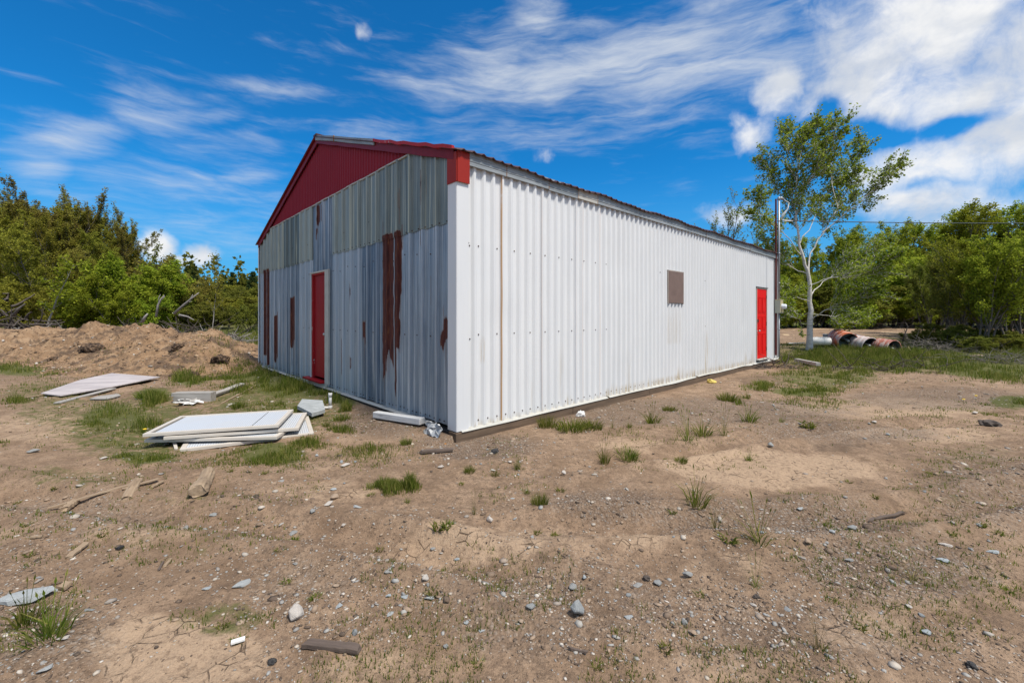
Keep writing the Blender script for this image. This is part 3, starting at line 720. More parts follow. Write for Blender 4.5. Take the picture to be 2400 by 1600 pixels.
# --- other walls, roof
b = MB(); b.span((.05, W - .03, ZB), (LEN - .05, W, ZE)); b.build('rear_side_wall', [M_white], shed)
b = MB(); b.add([(LEN - .01, .02, ZB), (LEN - .01, W - .02, ZB), (LEN - .01, W - .02, ZE), (LEN - .01, W / 2, ZE + RISE - .03), (LEN - .01, .02, ZE)], [(0, 1, 2, 3, 4)]); b.build('end_wall', [M_white], shed)
def build_roof():
    for side in (0, 1):
        cols = []; x = -.10
        cols = np.arange(-.10, LEN + .14, .038)
        h = np.where(((cols / .152) % 1) < .26, .022, 0.)
        sag = .012 * np.sin(cols * 2.7) + .008 * np.sin(cols * 7.1)
        V = []; F = []
        for x, dh, sg in zip(cols, h, sag):
            for t in np.linspace(0, 1, 7):
                yy = -.11 + t * (W / 2 + .11); z = float(ZE + .018 + RISE * (yy / (W / 2))) + dh + sg * (1 - t)
                V.append((x, yy if side == 0 else W - yy, z))
        n = 7
        for i in range(len(cols) - 1):
            for j in range(n - 1): F.append((i * n + j, (i + 1) * n + j, (i + 1) * n + j + 1, i * n + j + 1))
        me = fast_mesh('roof_sheet', V, F); o = link('roof_sheet', me, [M_roof], shed)
        so = o.modifiers.new('thick', 'SOLIDIFY'); so.thickness = .012
build_roof()
b = MB(); b.box((LEN / 2, W / 2, ZE + RISE + .035), (LEN + .2, .16, .03)); b.build('ridge_cap', [M_roof], shed)
# dark board soffit under the eave
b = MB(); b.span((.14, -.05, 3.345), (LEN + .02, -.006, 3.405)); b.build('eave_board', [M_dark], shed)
# eave trim in lengths
b = MB()
segs = [(.13, .733, 0), (.737, 1.55, 0), (1.554, 2.215, 0), (2.222, 2.728, 1), (2.735, 6.96, 0), (6.965, 9.9, 0), (9.905, LEN - .02, 0)]
for x0, x1, mi in segs:
    zl = 3.245 + .006 * math.sin(x0 * 3)
    b.span((x0, -.062, zl), (x1, -.052, 3.405), mi); b.span((x0, -.052, zl), (x1, -.030, zl + .006), mi)
    for q in (.05, .10): b.span((x0, -.067, zl + q), (x1, -.062, zl + q + .008), mi)
    b.span((x1 - .004, -.066, zl), (x1 + .005, -.050, 3.40), 2)
b.build('eave_trim', [M_trim, M_trimlight, M_rustline], shed)
# rake fascia: grey capping by the ridge, red below it
def rake_piece(y0, y1, zlo, zhi, x0, x1, mats, name, step=.35, wob=.006):
    b = MB(); n = max(2, int(abs(y1 - y0) / step)); ys = np.linspace(y0, y1, n + 1)
    V = []
    for i, y in enumerate(ys):
        w = wob * math.sin(i * 2.3 + y)
        for (x, z) in ((x0, zlo + w), (x1, zlo + w), (x1, zhi + w), (x0, zhi + w)): V.append((x, y, float(rake(y)) + z))
    F = [(i * 4 + k, i * 4 + (k + 1) % 4, (i + 1) * 4 + (k + 1) % 4, (i + 1) * 4 + k) for i in range(n) for k in range(4)] + [(0, 1, 2, 3), (n * 4 + 3, n * 4 + 2, n * 4 + 1, n * 4)]
    b.add(V, F); return b.build(name, mats, shed)
rake_piece(.0, W / 2, -.115, .030, -.060, -.040, [M_redf], 'rake_fascia')
rake_piece(W / 2, W, -.115, .030, -.060, -.040, [M_redf], 'rake_fascia')
rake_piece(2.03, W / 2 + .02, -.045, .050, -.085, -.062, [M_trim], 'rake_capping', .7, .004)
rake_piece(3.60, 3.64, -.050, .056, -.090, -.060, [M_rustline], 'capping_joint')
rake_piece(-.02, 2.03, .0, .046, -.10, -.062, [M_redpeel], 'rake_edge', .18, .010)
rake_piece(W / 2, W + .02, .0, .046, -.09, -.062, [M_redf], 'rake_edge', .3, .006)
# corner trims
def corner(x_sign_far=False):
    b = MB()
    if not x_sign_far:
        b.span((-.046, -.036, ZB - .01), (-.040, .135, 3.03)); b.span((-.040, -.042, ZB - .01), (.13, -.036, 3.03))
        b.build('corner_trim', [M_white], shed)
        b = MB(); b.span((-.058, -.055, 3.02), (-.047, .135, 3.37)); b.span((-.047, -.066, 3.02), (.13, -.055, 3.385)); b.build('corner_cap', [M_redcap], shed)
    else:
        b.span((LEN - .10, -.042, ZB - .01), (LEN + .03, -.036, 3.06)); b.span((LEN + .024, -.036, ZB - .01), (LEN + .03, .12, 3.06)); b.build('corner_trim', [M_white], shed)
        b = MB(); b.span((LEN - .10, -.066, 3.05), (LEN + .046, -.055, 3.385)); b.span((LEN + .035, -.055, 3.05), (LEN + .046, .13, 3.37)); b.build('corner_cap', [M_redcap], shed)
corner(); corner(True)
b = MB(); b.span((-.046, W - .02, ZB - .01), (-.038, W + .05, 3.36)); b.span((-.038, W + .044, ZB - .01), (.1, W + .05, 3.36)); b.build('corner_trim', [M_white], shed)
# sill timbers, the front's dark gap and the bent flashing along the bottom
b = MB()
for x0, x1 in ((-.06, 2.1), (2.106, 4.4), (4.406, 7.1), (7.106, 9.4), (9.406, 12.0)):
    b.span((x0, -.050 - .008 * ((x0 * 7) % 1), -.10), (x1, .10, ZB - .012 - .012 * ((x0 * 3) % 1)))
b.build('sill_and_gap', [M_sill], shed, bevel=.006)
b = MB(); b.span((-.055, .10, -.12), (.10, W - .05, ZB - .03)); b.build('sill_and_gap', [M_dark], shed)  # shade of the gap under the front sheets, put in as a near-black strip
def flashing(along_x, x0, x1, name, mat, wob):
    xs = np.arange(x0, x1 + .01, .12); V = []
    for x in xs:
        w = wob * (vnoise(np.array([x * 1.3]), np.array([0.]), 5)[0] - .5) * 2; w2 = wob * (vnoise(np.array([x * 2.9]), np.array([3.]), 6)[0] - .5)
        for d, z in ((.0, ZB + .004), (.040, ZB + .002 + w2), (.066 + abs(w) * .8, ZB - .020 + w), (.063 + abs(w) * .8, ZB - .026 + w), (.036, ZB - .006 + w2), (.0, ZB - .005)):
            V.append((x, -d, z) if along_x else (-d, x, z))
    n = len(xs); F = [(i * 6 + k, i * 6 + (k + 1) % 6, (i + 1) * 6 + (k + 1) % 6, (i + 1) * 6 + k) for i in range(n - 1) for k in range(6)]
    MB().add(V, F).build(name, [mat], shed)
flashing(True, .02, 3.05, 'base_flashing', M_trimlight, .008); flashing(True, 3.06, 6.5, 'base_flashing', M_trimlight, .016); flashing(True, 6.52, 12.58, 'base_flashing', M_trimlight, .02)
flashing(False, .5, 4.1, 'base_flashing', M_trimlight, .010); flashing(False, 4.12, 9.0, 'base_flashing', M_trimlight, .010)
# front door
d1 = MB(); d1.span((.030, DY0 + .03, .23), (.065, DY1 - .03, DZ - .03)); d1 = d1.build('front_door', [M_reddoor1], shed, bevel=.004); d1['label'] = 'dark red flush door'
b = MB(); b.span((-.012, DY0, .21), (.10, DY0 + .03, DZ)); b.span((-.012, DY1 - .03, .21), (.10, DY1, DZ)); b.span((-.012, DY0 + .03, DZ - .03), (.10, DY1 - .03, DZ)); b.build('door_frame', [M_redpeel], d1)
b = MB(); b.span((-.045, DY0 - .20, .16), (-.012, DY0 - .01, DZ + .03)); b.span((-.045, DY0 - .01, DZ), (-.012, DY1 + .03, DZ + .03)); b.span((-.022, DY1 + .0, .2), (-.006, DY1 + .05, DZ)); b.build('door_casing', [M_trimlight], d1)
b = MB(); b.span((-.13, DY0 - .01, .165), (.02, DY1 + .20, .205)); b.build('door_sill', [M_reddoor1], d1, bevel=.006)
b = MB(); b.span((-.046, DY0 - .12, .07), (-.028, DY1 + .12, .163)); b.build('kick_board', [M_trimlight], d1)
b = MB(); b.lathe([(.0, .07), (.022, .066), (.030, .05), (.024, .03), (.012, .02), (.012, 0), (.028, 0), (.028, -.004)], 14, Matrix.Translation((.032, DY0 + .095, 1.09)) @ Matrix.Rotation(R(-90), 4, 'Y')); b.build('knob', [M_steel], d1, True)
# side door
d2 = MB(); d2.span((10.56, -.022, .20), (11.42, .02, 2.22)); d2 = d2.build('side_door', [M_reddoor2], shed, bevel=.003); d2['label'] = 'bright red panelled door'
b = MB()
for z0, z1 in ((.34, .92), (1.02, 1.42), (1.52, 1.98)):
    for x0, x1 in ((10.64, 10.95), (11.03, 11.34)):
        for (a0, a1, c0, c1) in ((x0, x1, z0, z0 + .02), (x0, x1, z1 - .02, z1), (x0, x0 + .02, z0 + .02, z1 - .02), (x1 - .02, x1, z0 + .02, z1 - .02)): b.span((a0, -.030, c0), (a1, -.0225, c1))
        b.box(((x0 + x1) / 2, -.026, (z0 + z1) / 2), (x1 - x0 - .09, .008, z1 - z0 - .09))
b.build('panel_moulding', [M_reddoor2], d2)
b = MB(); b.span((10.50, -.034, .17), (10.555, .05, 2.25)); b.span((11.425, -.034, .17), (11.48, .05, 2.25)); b.span((10.50, -.034, 2.225), (11.48, .05, 2.262)); b.build('door_frame', [M_pale_wood], d2)
b = MB(); b.span((10.46, -.05, 2.262), (11.52, -.0, 2.275)); b.build('drip_edge', [M_dark], d2)
b = MB(); b.span((10.48, -.10, .155), (11.5, .03, .185)); b.build('door_sill', [M_trimlight], d2)
b = MB(); b.lathe([(0, .07), (.024, .066), (.030, .05), (.022, .03), (.012, .02), (.012, 0), (.03, 0)], 12, Matrix.Translation((10.64, -.022, 1.0)) @ Matrix.Rotation(R(90), 4, 'X')); b.build('knob', [M_steel], d2, True)
b = MB(); b.span((10.60, -.032, 1.29), (10.70, -.0225, 1.33)); b.span((10.61, -.05, 1.25), (10.64, -.032, 1.33)); b.build('deadbolt', [M_black], d2)
for z in (.4, 1.15, 1.95): b = MB(); b.span((11.405, -.034, z), (11.43, -.0225, z + .10)); b.build('hinge', [M_dark], d2)
# boarded window
w = MB(); w.span((5.165, -.052, 1.705), (5.823, -.034, 2.348)); w = w.build('window_board', [M_board], shed, bevel=.003)
b = MB(); b.span((5.145, -.046, 1.69), (5.165, -.006, 2.36)); b.span((5.823, -.046, 1.69), (5.84, -.006, 2.36)); b.span((5.145, -.05, 2.348), (5.84, -.006, 2.366)); b.build('window_frame', [M_pale_wood], w)
# electric service mast with meter
mb_ = MB(); mb_.span((12.20, -.085, .20), (12.245, -.045, 5.10)); mb_ = mb_.build('mast_board', [M_mastboard], shed)
p = MB(); px_, py_ = 12.31, -.125
p.tube([(px_, py_, .14), (px_, py_, 1.53)], .024, 12); p.tube([(px_, py_, 1.93), (px_, py_, 5.10)], .030, 12)
for z in (3.38, 2.45, 4.4, 1.0): p.tube([(px_, py_, z), (px_, py_, z + .03)], .035, 12)
p = p.build('conduit', [M_conduit], shed, True)
b = MB(); b.lathe([(.030, 0), (.042, .01), (.048, .05), (.042, .095), (.02, .115), (0, .118)], 14, Matrix.Translation((px_, py_, 5.06))); b.tube([(px_, py_, 5.11), (px_ + .05, py_ - .05, 5.13), (px_ + .11, py_ - .11, 5.08)], [.045, .05, .035], 10); b.build('weatherhead', [M_conduit], p, True)
b = MB()
for q in range(3):
    o_ = q * .02
    b.tube([(px_ + .11, py_ - .11, 5.08), (px_ + .20 + o_, py_ - .22, 4.98), (px_ + .16 + o_, py_ - .20, 4.80), (px_ + .02, py_ - .08 - o_, 4.60 - o_), (px_ + .02 + o_, py_ - .06, 4.46), (px_ + .12, py_ - .14, 4.40 + o_), (px_ + .32, py_ - .30, 4.42)], .010, 6)
b.build('service_wire', [M_cable], p, True)
mx = MB(); mx.span((12.16, -.20, 1.52), (12.46, -.05, 1.94), 0); mx.span((12.15, -.208, 1.925), (12.47, -.045, 1.945), 1); mx.span((12.17, -.206, 1.54), (12.45, -.2005, 1.91), 1)
mx = mx.build('meter_box', [M_meterbox, M_meterside], shed, bevel=.004)
b = MB(); b.lathe([(.088, 0), (.092, .015), (.085, .03), (.080, .10), (.066, .125), (0, .135)], 20, Matrix.Translation((12.31, -.206, 1.72)) @ Matrix.Rotation(R(90), 4, 'X')); b.build('meter', [M_glass], mx, True)

# ------------------------------------------------------------------ trees
def np_tubes(polys, sides_of):
    Vs, Fs, b = [], [], 0
    for pts, rad, lv in polys:
        n = sides_of(lv); m = len(pts)
        T = np.gradient(pts, axis=0); T /= np.linalg.norm(T, axis=1, keepdims=True) + 1e-9
        ref = np.array([0, 0, 1.]) if abs(T[0, 2]) < .9 else np.array([1., 0, 0])
        U = np.cross(T, ref); U /= np.linalg.norm(U, axis=1, keepdims=True) + 1e-9; Wv = np.cross(T, U)
        a = np.arange(n) * 2 * np.pi / n
        V = pts[:, None] + rad[:, None, None] * (np.cos(a)[None, :, None] * U[:, None] + np.sin(a)[None, :, None] * Wv[:, None])
        i, j = np.meshgrid(np.arange(m - 1), np.arange(n), indexing='ij'); j2 = (j + 1) % n
        Fs.append(b + np.stack([i * n + j, i * n + j2, (i + 1) * n + j2, (i + 1) * n + j], -1).reshape(-1, 4)); Vs.append(V.reshape(-1, 3)); b += m * n
    return np.vstack(Vs), np.vstack(Fs)
def grow(rng, p, d, L, r, lv, cfg, polys, twigs):
    n = 7 if lv == 0 else 5
    pts = [np.array(p, float)]; dd = np.array(d, float); dd /= np.linalg.norm(dd)
    for i in range(n):
        dd = dd + rng.normal(0, cfg['wob'], 3) + np.array([cfg.get('wind', 0) * (lv > 0), 0, cfg['up'] * (lv > 0)]) + (np.array([0, 0, .08]) if lv == 0 else 0)
        dd /= np.linalg.norm(dd); pts.append(pts[-1] + dd * L / n)
    pts = np.array(pts); rad = r * (1 - np.linspace(0, 1, n + 1) * (.82 if lv else .85)); polys.append((pts, rad, lv))
    spawn(rng, pts, rad, L, lv, cfg, polys, twigs)
def spawn(rng, pts, rad, L, lv, cfg, polys, twigs):
    n = len(pts) - 1
    if lv >= cfg['leaf_lv']: twigs.append((pts, lv))
    if lv >= len(cfg['n']): return
    for k in range(cfg['n'][lv]):
        t = cfg['t0'][lv] + (1 - cfg['t0'][lv]) * ((k + rng.random()) / cfg['n'][lv])
        f = min(t * n, n - 1e-4); i = int(f); q = pts[i] + (pts[i + 1] - pts[i]) * (f - i)
        T = pts[i + 1] - pts[i]; T /= np.linalg.norm(T)
        s = np.cross(T, rng.normal(0, 1, 3)); s /= np.linalg.norm(s) + 1e-9
        an = cfg['ang'][lv] * rng.uniform(.75, 1.25)
        d2 = T * math.cos(an) + s * math.sin(an)
        l2 = L * cfg['len'][lv] * rng.uniform(.7, 1.2) * (1 - cfg['tp'] * t if lv == 0 else 1 - .35 * t)
        grow(rng, q, d2, l2, max(rad[i] * .55, .006), lv + 1, cfg, polys, twigs)
def leaves_on(rng, twigs, per, size, spread, droop=.3):
    P = []
    for pts, lv in twigs:
        t = rng.random(per) ** .8 * (len(pts) - 1); i = np.minimum(t.astype(int), len(pts) - 2)
        P.append(pts[i] + (pts[i + 1] - pts[i]) * (t - i)[:, None] + rng.normal(0, spread, (per, 3)))
    P = np.vstack(P); n = len(P)
    nn = rng.normal(0, 1, (n, 3)); nn[:, 2] += 1.2; nn /= np.linalg.norm(nn, axis=1, keepdims=True)
    d = rng.normal(0, 1, (n, 3)); d[:, 2] -= droop; d -= nn * (d * nn).sum(1, keepdims=True); d /= np.linalg.norm(d, axis=1, keepdims=True) + 1e-9
    s = np.cross(nn, d)
    z = (size * rng.uniform(.6, 1.3, n))[:, None]
    up = np.cross(s, d) * z * .12
    V = np.stack([P, P + d * z * .5 + s * z * .36 + up, P + d * z, P + d * z * .5 - s * z * .36 + up], 1).reshape(-1, 3)
    return V, np.arange(4 * n).reshape(-1, 4)
def make_tree(cfg, seed):
    rng = np.random.default_rng(seed); polys, twigs = [], []
    for k in range(cfg.get('stems', 1)):
        lean = cfg.get('lean', .06); a = rng.random() * 6.28
        base = np.array([math.cos(a), math.sin(a), 0]) * cfg.get('sprd', 0) * rng.random()
        d = np.array([math.cos(a) * lean * rng.uniform(.3, 1.2), math.sin(a) * lean * rng.uniform(.3, 1.2), 1.])
        grow(rng, base + np.array([0, 0, -.15]), d, cfg['h'] * rng.uniform(.8, 1.05), cfg['r'], 0, cfg, polys, twigs)
    V, F = np_tubes(polys, lambda lv: (8, 5, 3, 3, 3)[lv])
    t = fast_mesh('trunk', V, F)
    V, F = leaves_on(rng, twigs, cfg['per'], cfg['size'], cfg['spread'])
    return t, fast_mesh('crown', V, F)
T_TALL = dict(h=8.5, r=.11, stems=1, wob=.10, up=.10, n=[24, 6, 4], t0=[.18, .25, .2], ang=[.75, .65, .7], len=[.40, .45, .5], tp=.55, leaf_lv=2, per=14, size=.125, spread=.09)
T_BUD = dict(T_TALL, r=.07, stems=4, sprd=.5, lean=.20, n=[15, 5, 3], t0=[.3, .2, .2], ang=[.42, .45, .5], len=[.30, .45, .5], up=.16, per=9, size=.105, spread=.05)
T_BUSH = dict(h=4.2, r=.05, stems=5, sprd=.5, lean=.55, wob=.13, up=.05, n=[10, 5, 3], t0=[.15, .2, .2], ang=[.8, .75, .8], len=[.42, .5, .5], tp=.5, leaf_lv=2, per=11, size=.14, spread=.09)
T_ALDER = dict(h=6.0, r=.06, stems=6, sprd=.9, lean=.38, wob=.10, up=.08, n=[11, 5, 4], t0=[.22, .2, .2], ang=[.65, .7, .7], len=[.36, .48, .5], tp=.45, leaf_lv=2, per=11, size=.115, spread=.09)
T_SPARSE = dict(h=6.5, r=.05, stems=1, wob=.09, up=.14, wind=.03, n=[16, 5, 3], t0=[.3, .2, .2], ang=[.55, .5, .5], len=[.30, .5, .5], tp=.55, leaf_lv=2, per=3, size=.075, spread=.03)
T_SAP = dict(h=5, r=.05, stems=1, wob=.06, up=.06, n=[14, 4], t0=[.35, .2], ang=[.8, .7], len=[.22, .45], tp=.4, leaf_lv=1, per=14, size=.12, spread=.08)
def conifer(seed):
    rng = np.random.default_rng(seed); H = 8.; polys = [(np.array([[0, 0, -.1], [0, 0, H * .5], [0, 0, H]]), np.array([.14, .08, .01]), 0)]; tw = []
    for k in range(95):
        t = .08 + .9 * (k / 95) ** .9; a = k * 2.4 + rng.random(); L = (1 - t) * 2.3 * rng.uniform(.7, 1.15) + .12
        p = np.array([0, 0, H * t]); d = np.array([math.cos(a), math.sin(a), rng.uniform(-.15, .25)])
        pts = np.array([p + d * L * q + np.array([0, 0, .12 * L * q * q]) for q in (0, .33, .66, 1)]); polys.append((pts, np.array([.025, .018, .012, .006]), 2)); tw.append((pts, 2))
        for q in range(4):
            s = np.array([-math.sin(a), math.cos(a), 0]) * (1 if q % 2 else -1); b0 = pts[1] + (pts[3] - pts[1]) * rng.random()
            tw.append((np.array([b0, b0 + (d + s) * L * .25]), 2))
    V, F = np_tubes(polys, lambda lv: (6, 3, 3)[lv]); t = fast_mesh('trunk', V, F)
    V, F = leaves_on(rng, tw, 16, .20, .06, .5); return t, fast_mesh('crown', V, F)
PROTO = {}
def proto(kind, var):
    k = (kind, var)
    if k not in PROTO:
        s = 100 + var * 7 + sum(map(ord, kind))
        PROTO[k] = conifer(s) if kind == 'conifer' else make_tree({'tall': T_TALL, 'bud': T_BUD, 'bush': T_BUSH, 'alder': T_ALDER, 'sparse': T_SPARSE, 'sapling': T_SAP}[kind], s)
        for me in PROTO[k]:
            z = np.zeros(len(me.vertices) * 3, np.float32); me.vertices.foreach_get('co', z); me['top'] = float(z.reshape(-1, 3)[:, 2].max())
    return PROTO[k]
def tree(name, kind, var, u, y, topv, leaf, label, cat, group=None, bark=None, wide=1., rz=None):
    tm, cm = proto(kind, var)
    x = (u - 1200) / 998 * y; zg = float(gh(x, y, False)); H = CZ + (738 - topv) / 998 * y - zg
    s = max(H, .6) / cm['top']
    e = empty(name, (x, y, zg), random.random() * 6.28 if rz is None else rz); e.scale = (s * wide, s * wide, s)
    tag(e, label, cat, group)
    for nm, me, mt in (('trunk', tm, bark or M_bark), ('crown', cm, ML[leaf])):
        o = bpy.data.objects.new(nm, me); C.objects.link(o); o.parent = e
        if not me.materials: me.materials.append(mt)
        if me.materials[0] != mt:
            o.material_slots[0].link = 'OBJECT'; o.material_slots[0].material = mt
    return e
gL = 'trees of the wood behind the dirt mound'
LT = 'tall rust tinged budding tree in the wood behind the dirt mound'
LO = 'tall olive green tree in the wood behind the dirt mound'
for u, y, tv, k, va, lf in [(-190,30,450,'bud',0,'rust'),(-120,28,440,'tall',0,'olive'),(-55,29,438,'bud',1,'rust'),(0,30,442,'bud',2,'rust'),(45,31,436,'bud',0,'rust'),(88,30,438,'bud',1,'rust'),(128,32,446,'bud',2,'rust'),(165,30,462,'bud',0,'rust'),
        (202,31,470,'bud',1,'rust'),(238,32,486,'bud',2,'olive'),(262,33,520,'bud',0,'olive'),(290,34,548,'bud',1,'olive'),(20,27,500,'tall',0,'olive'),(75,26,520,'tall',1,'olive'),(120,27,505,'tall',2,'olive'),(180,27,530,'tall',0,'olive'),(-40,26,520,'tall',1,'olive'),(-90,25,540,'tall',2,'olive'),
        (225,28,545,'tall',1,'olive'),(150,25,570,'tall',2,'rust'),(-150,26,520,'tall',0,'olive'),(-20,31,434,'bud',1,'rust'),(65,32,430,'bud',2,'rust'),(108,31,438,'bud',0,'rust'),(148,33,446,'bud',1,'rust'),(185,32,458,'bud',2,'olive'),(222,33,474,'bud',0,'rust'),(252,34,496,'bud',1,'olive'),(275,34,528,'bud',2,'olive'),(10,29,452,'bud',0,'olive'),(40,28.5,458,'bud',1,'rust'),(72,29,448,'bud',2,'olive'),(98,28.5,452,'bud',0,'rust'),(118,29.5,446,'bud',1,'olive'),(140,30,455,'bud',2,'rust'),(160,31,452,'bud',0,'olive'),(178,30.5,464,'bud',1,'olive'),(210,30,482,'bud',2,'olive'),(232,30.5,494,'bud',0,'rust'),(258,31,512,'bud',1,'olive'),(-30,28.5,448,'bud',2,'olive'),(-70,29,444,'bud',0,'rust'),(100,24,545,'tall',1,'olive'),(195,25,590,'tall',2,'olive'),(240,27,570,'tall',0,'olive')]:
    tree('deciduous_tree', k, va, u, y, tv, lf, LT if lf == 'rust' else LO, 'tree', gL + (', rust tinged' if lf == 'rust' else ', olive'))
gB = 'bright green shrubs behind the dirt mound'
for u, y, tv, va in [(270,24,590,0),(330,24.5,598,1),(235,23.5,640,2),(300,22.5,665,0),(372,25,622,1),(350,23,690,2),(205,23.2,660,1),(405,26,660,0)]:
    tree('leafy_shrub', 'bush', va, u, y, tv, 'maple', 'bright spring green leafy shrub at the wood edge behind the dirt mound', 'shrub', gB)
tree('birch_sapling', 'sapling', 0, 96, 20.5, 590, 'maple', 'young tree with a thin pale bare trunk and bright green crown, left of the shed', 'tree', bark=M_bark_pale, wide=1.2)
tree('birch_sapling', 'sapling', 1, 497, 21.0, 585, 'olive', 'thin lone sapling with a few leaves rising above the shrubs beside the brush heap', 'tree', bark=M_bark_pale, wide=.7)
tree('birch_sapling', 'sapling', 2, 388, 26.0, 566, 'dull', 'sparse forked sapling standing out against the small white cloud', 'tree', bark=M_bark, wide=.9)
gR = 'reddish shrubs behind the brush heap'
for u, y, tv, va in [(432,27,652,0),(462,29,640,1),(415,28,668,2),(330,30,585,1)]:
    tree('leafy_shrub', 'bush', va, u, y, tv, 'rust', 'reddish brown shrub coming into leaf behind the brush heap', 'shrub', gR)
for i, (u, y, tv) in enumerate([(470,25,705),(505,27,698),(535,29,690),(565,28,700),(595,29,695),(625,31,690),(548,33,672),(610,34,668),(490,31,680),(655,33,680)]):
    tree('low_bush', 'bush', i % 3, u, y, tv, 'olive' if i % 2 else 'dull', 'low rounded bush filling the clearing beyond the left corner of the shed', 'bush', 'low bushes beyond the left corner of the shed', wide=1.9)
for i in range(22):
    tree('low_bush', 'bush', i % 3, 1760 + i * 42 + (i * 37) % 19, 31.5 + (i * 13) % 5, 690 - (i * 29) % 34, 'dull' if i % 3 else 'alder', 'low bush at the foot of the trees beyond the sandy track', 'bush', 'low bushes at the foot of the trees beyond the track', wide=1.7)
gD = 'dull green shrubs in the clearing left of the shed'
for u, y, tv, va in [(520,32,665,2),(560,30,668,0),(600,33,660,1),(640,35,655,2),(480,30,690,0),(540,25,712,1),(585,24,708,2),(20,23,640,0),(-40,22,650,1),(70,24,660,2),(140,23,668,0),(180,23,690,1),(-100,22,640,2),(620,26,705,0)]:
    tree('leafy_shrub', 'bush', va, u, y, tv, 'dull' if u > 300 else 'olive', 'dull green shrub beyond the mound at the left of the shed' if u > 300 else 'olive shrub under the tall trees at the far left', 'shrub', gD if u > 300 else 'olive undergrowth below the tall trees')
for i, (u, y, tv) in enumerate([(414,52,628),(452,55,616),(440,60,622),(545,58,636),(592,54,634),(520,62,640),(570,66,638),(640,60,640),(375,58,620)]):
    tree('conifer_tree', 'conifer', i % 2, u, y, tv, 'conifer', 'dark pointed conifer far off beyond the shrubs', 'conifer', 'far conifers left of the shed', wide=.9)
# behind and right of the shed
gS = 'thin leafless looking trees behind the shed roof'
for u, y, tv, va in [(1712,25,440,0),(1745,26,468,1),(1672,30,520,1),(1775,27,500,0),(1728,30,490,1)]:
    tree('slender_tree', 'sparse', va, u, y, tv, 'dull', 'thin wispy tree rising behind the far end of the shed roof', 'tree', gS, wide=1.1)
gF = 'green trees beyond the track'
for i, (u, y, tv, k) in enumerate([(1800,32,560,'tall'),(1840,33,565,'tall'),(1780,35,575,'tall'),(1885,33,550,'tall'),(1930,34,545,'tall'),(1975,33,540,'tall'),(2020,32,515,'tall'),(2065,33,510,'tall'),(2105,34,505,'tall'),(2150,32,515,'tall'),(2190,33,490,'tall'),(2225,32,472,'tall'),
        (2262,34,470,'tall'),(2300,32,486,'tall'),(2340,33,478,'tall'),(2378,32,472,'tall'),(2420,33,480,'tall'),(2470,32,475,'tall'),(2540,33,480,'tall'),(2620,32,490,'tall'),(2720,33,500,'tall')]):
    tree('deciduous_tree', k, i % 3, u, y + 3, tv, 'alder' if i % 3 else 'maple', 'green leafy tree in the tall row beyond the sandy track', 'tree', gF, wide=1.15)
gU = 'leafy shrubs along the far side of the track'
for i, (u, y, tv) in enumerate([(1770,28,650),(1815,28.5,640),(1860,29,630),(1905,28,650),(1950,29,620),(1995,28,640),(2040,29,615),(2085,28.5,600),(2130,29,590),(1835,27.6,690),(1935,27.8,700),(2020,27.6,690),(2100,27.5,680),(2180,28,580),(2240,27.5,590),(2300,27.6,585),(2360,27.5,590),(2430,28,600),(2500,28,590),(1755,27.5,700),(1880,27.3,712),(1980,27.4,705),(2060,27.3,712),(2140,27.2,690),(2200,27.4,660),(2270,27.3,670),(2330,27.3,665),(2390,27.3,665),(2450,27.3,670)]):
    tree('leafy_shrub', 'bush' if i % 2 else 'alder', i % 3, u, y + 3.6, tv, 'alder' if i % 3 else 'maple', 'leafy green shrub on the far side of the sandy track', 'shrub', gU, wide=1.2)
gA = 'many stemmed bushes at the right edge of the yard'
for i, (u, y, tv, lf) in enumerate([(2205,22,560,'dull'),(2235,21.5,575,'dull'),(2185,24,600,'dull'),(2290,16.8,545,'alder'),(2352,17.5,530,'alder'),(2250,19.5,560,'dull'),(2400,16.5,540,'alder'),(2470,17.5,520,'alder'),(2330,21,540,'dull'),(2560,18,540,'alder'),(2660,17,560,'alder')]):
    tree('alder_bush', 'alder', i % 3, u, y, tv, lf, 'tall many stemmed bush with bare lower stems at the right edge of the yard' if lf == 'alder' else 'dense dark bush behind the drums with tangled stems', 'bush', gA if lf == 'alder' else 'dense dark bushes behind the drums', wide=.85)
for i, (u, y, tv) in enumerate([(2235,17.2,765),(2190,18.5,770),(2280,15.8,790),(2140,19,785),(2370,15.6,790),(2330,16.2,780),(2430,15.4,785),(2160,20,770),(2210,19.5,755),(2260,18.4,760),(2310,17.6,765),(2355,17,770),(2400,17.2,765)]):
    tree('low_bush', 'bush', i % 3, u, y, tv, 'dull', 'knee high green bush at the foot of the tall right hand bushes', 'bush', 'low bushes at the foot of the right hand bushes', wide=1.8)

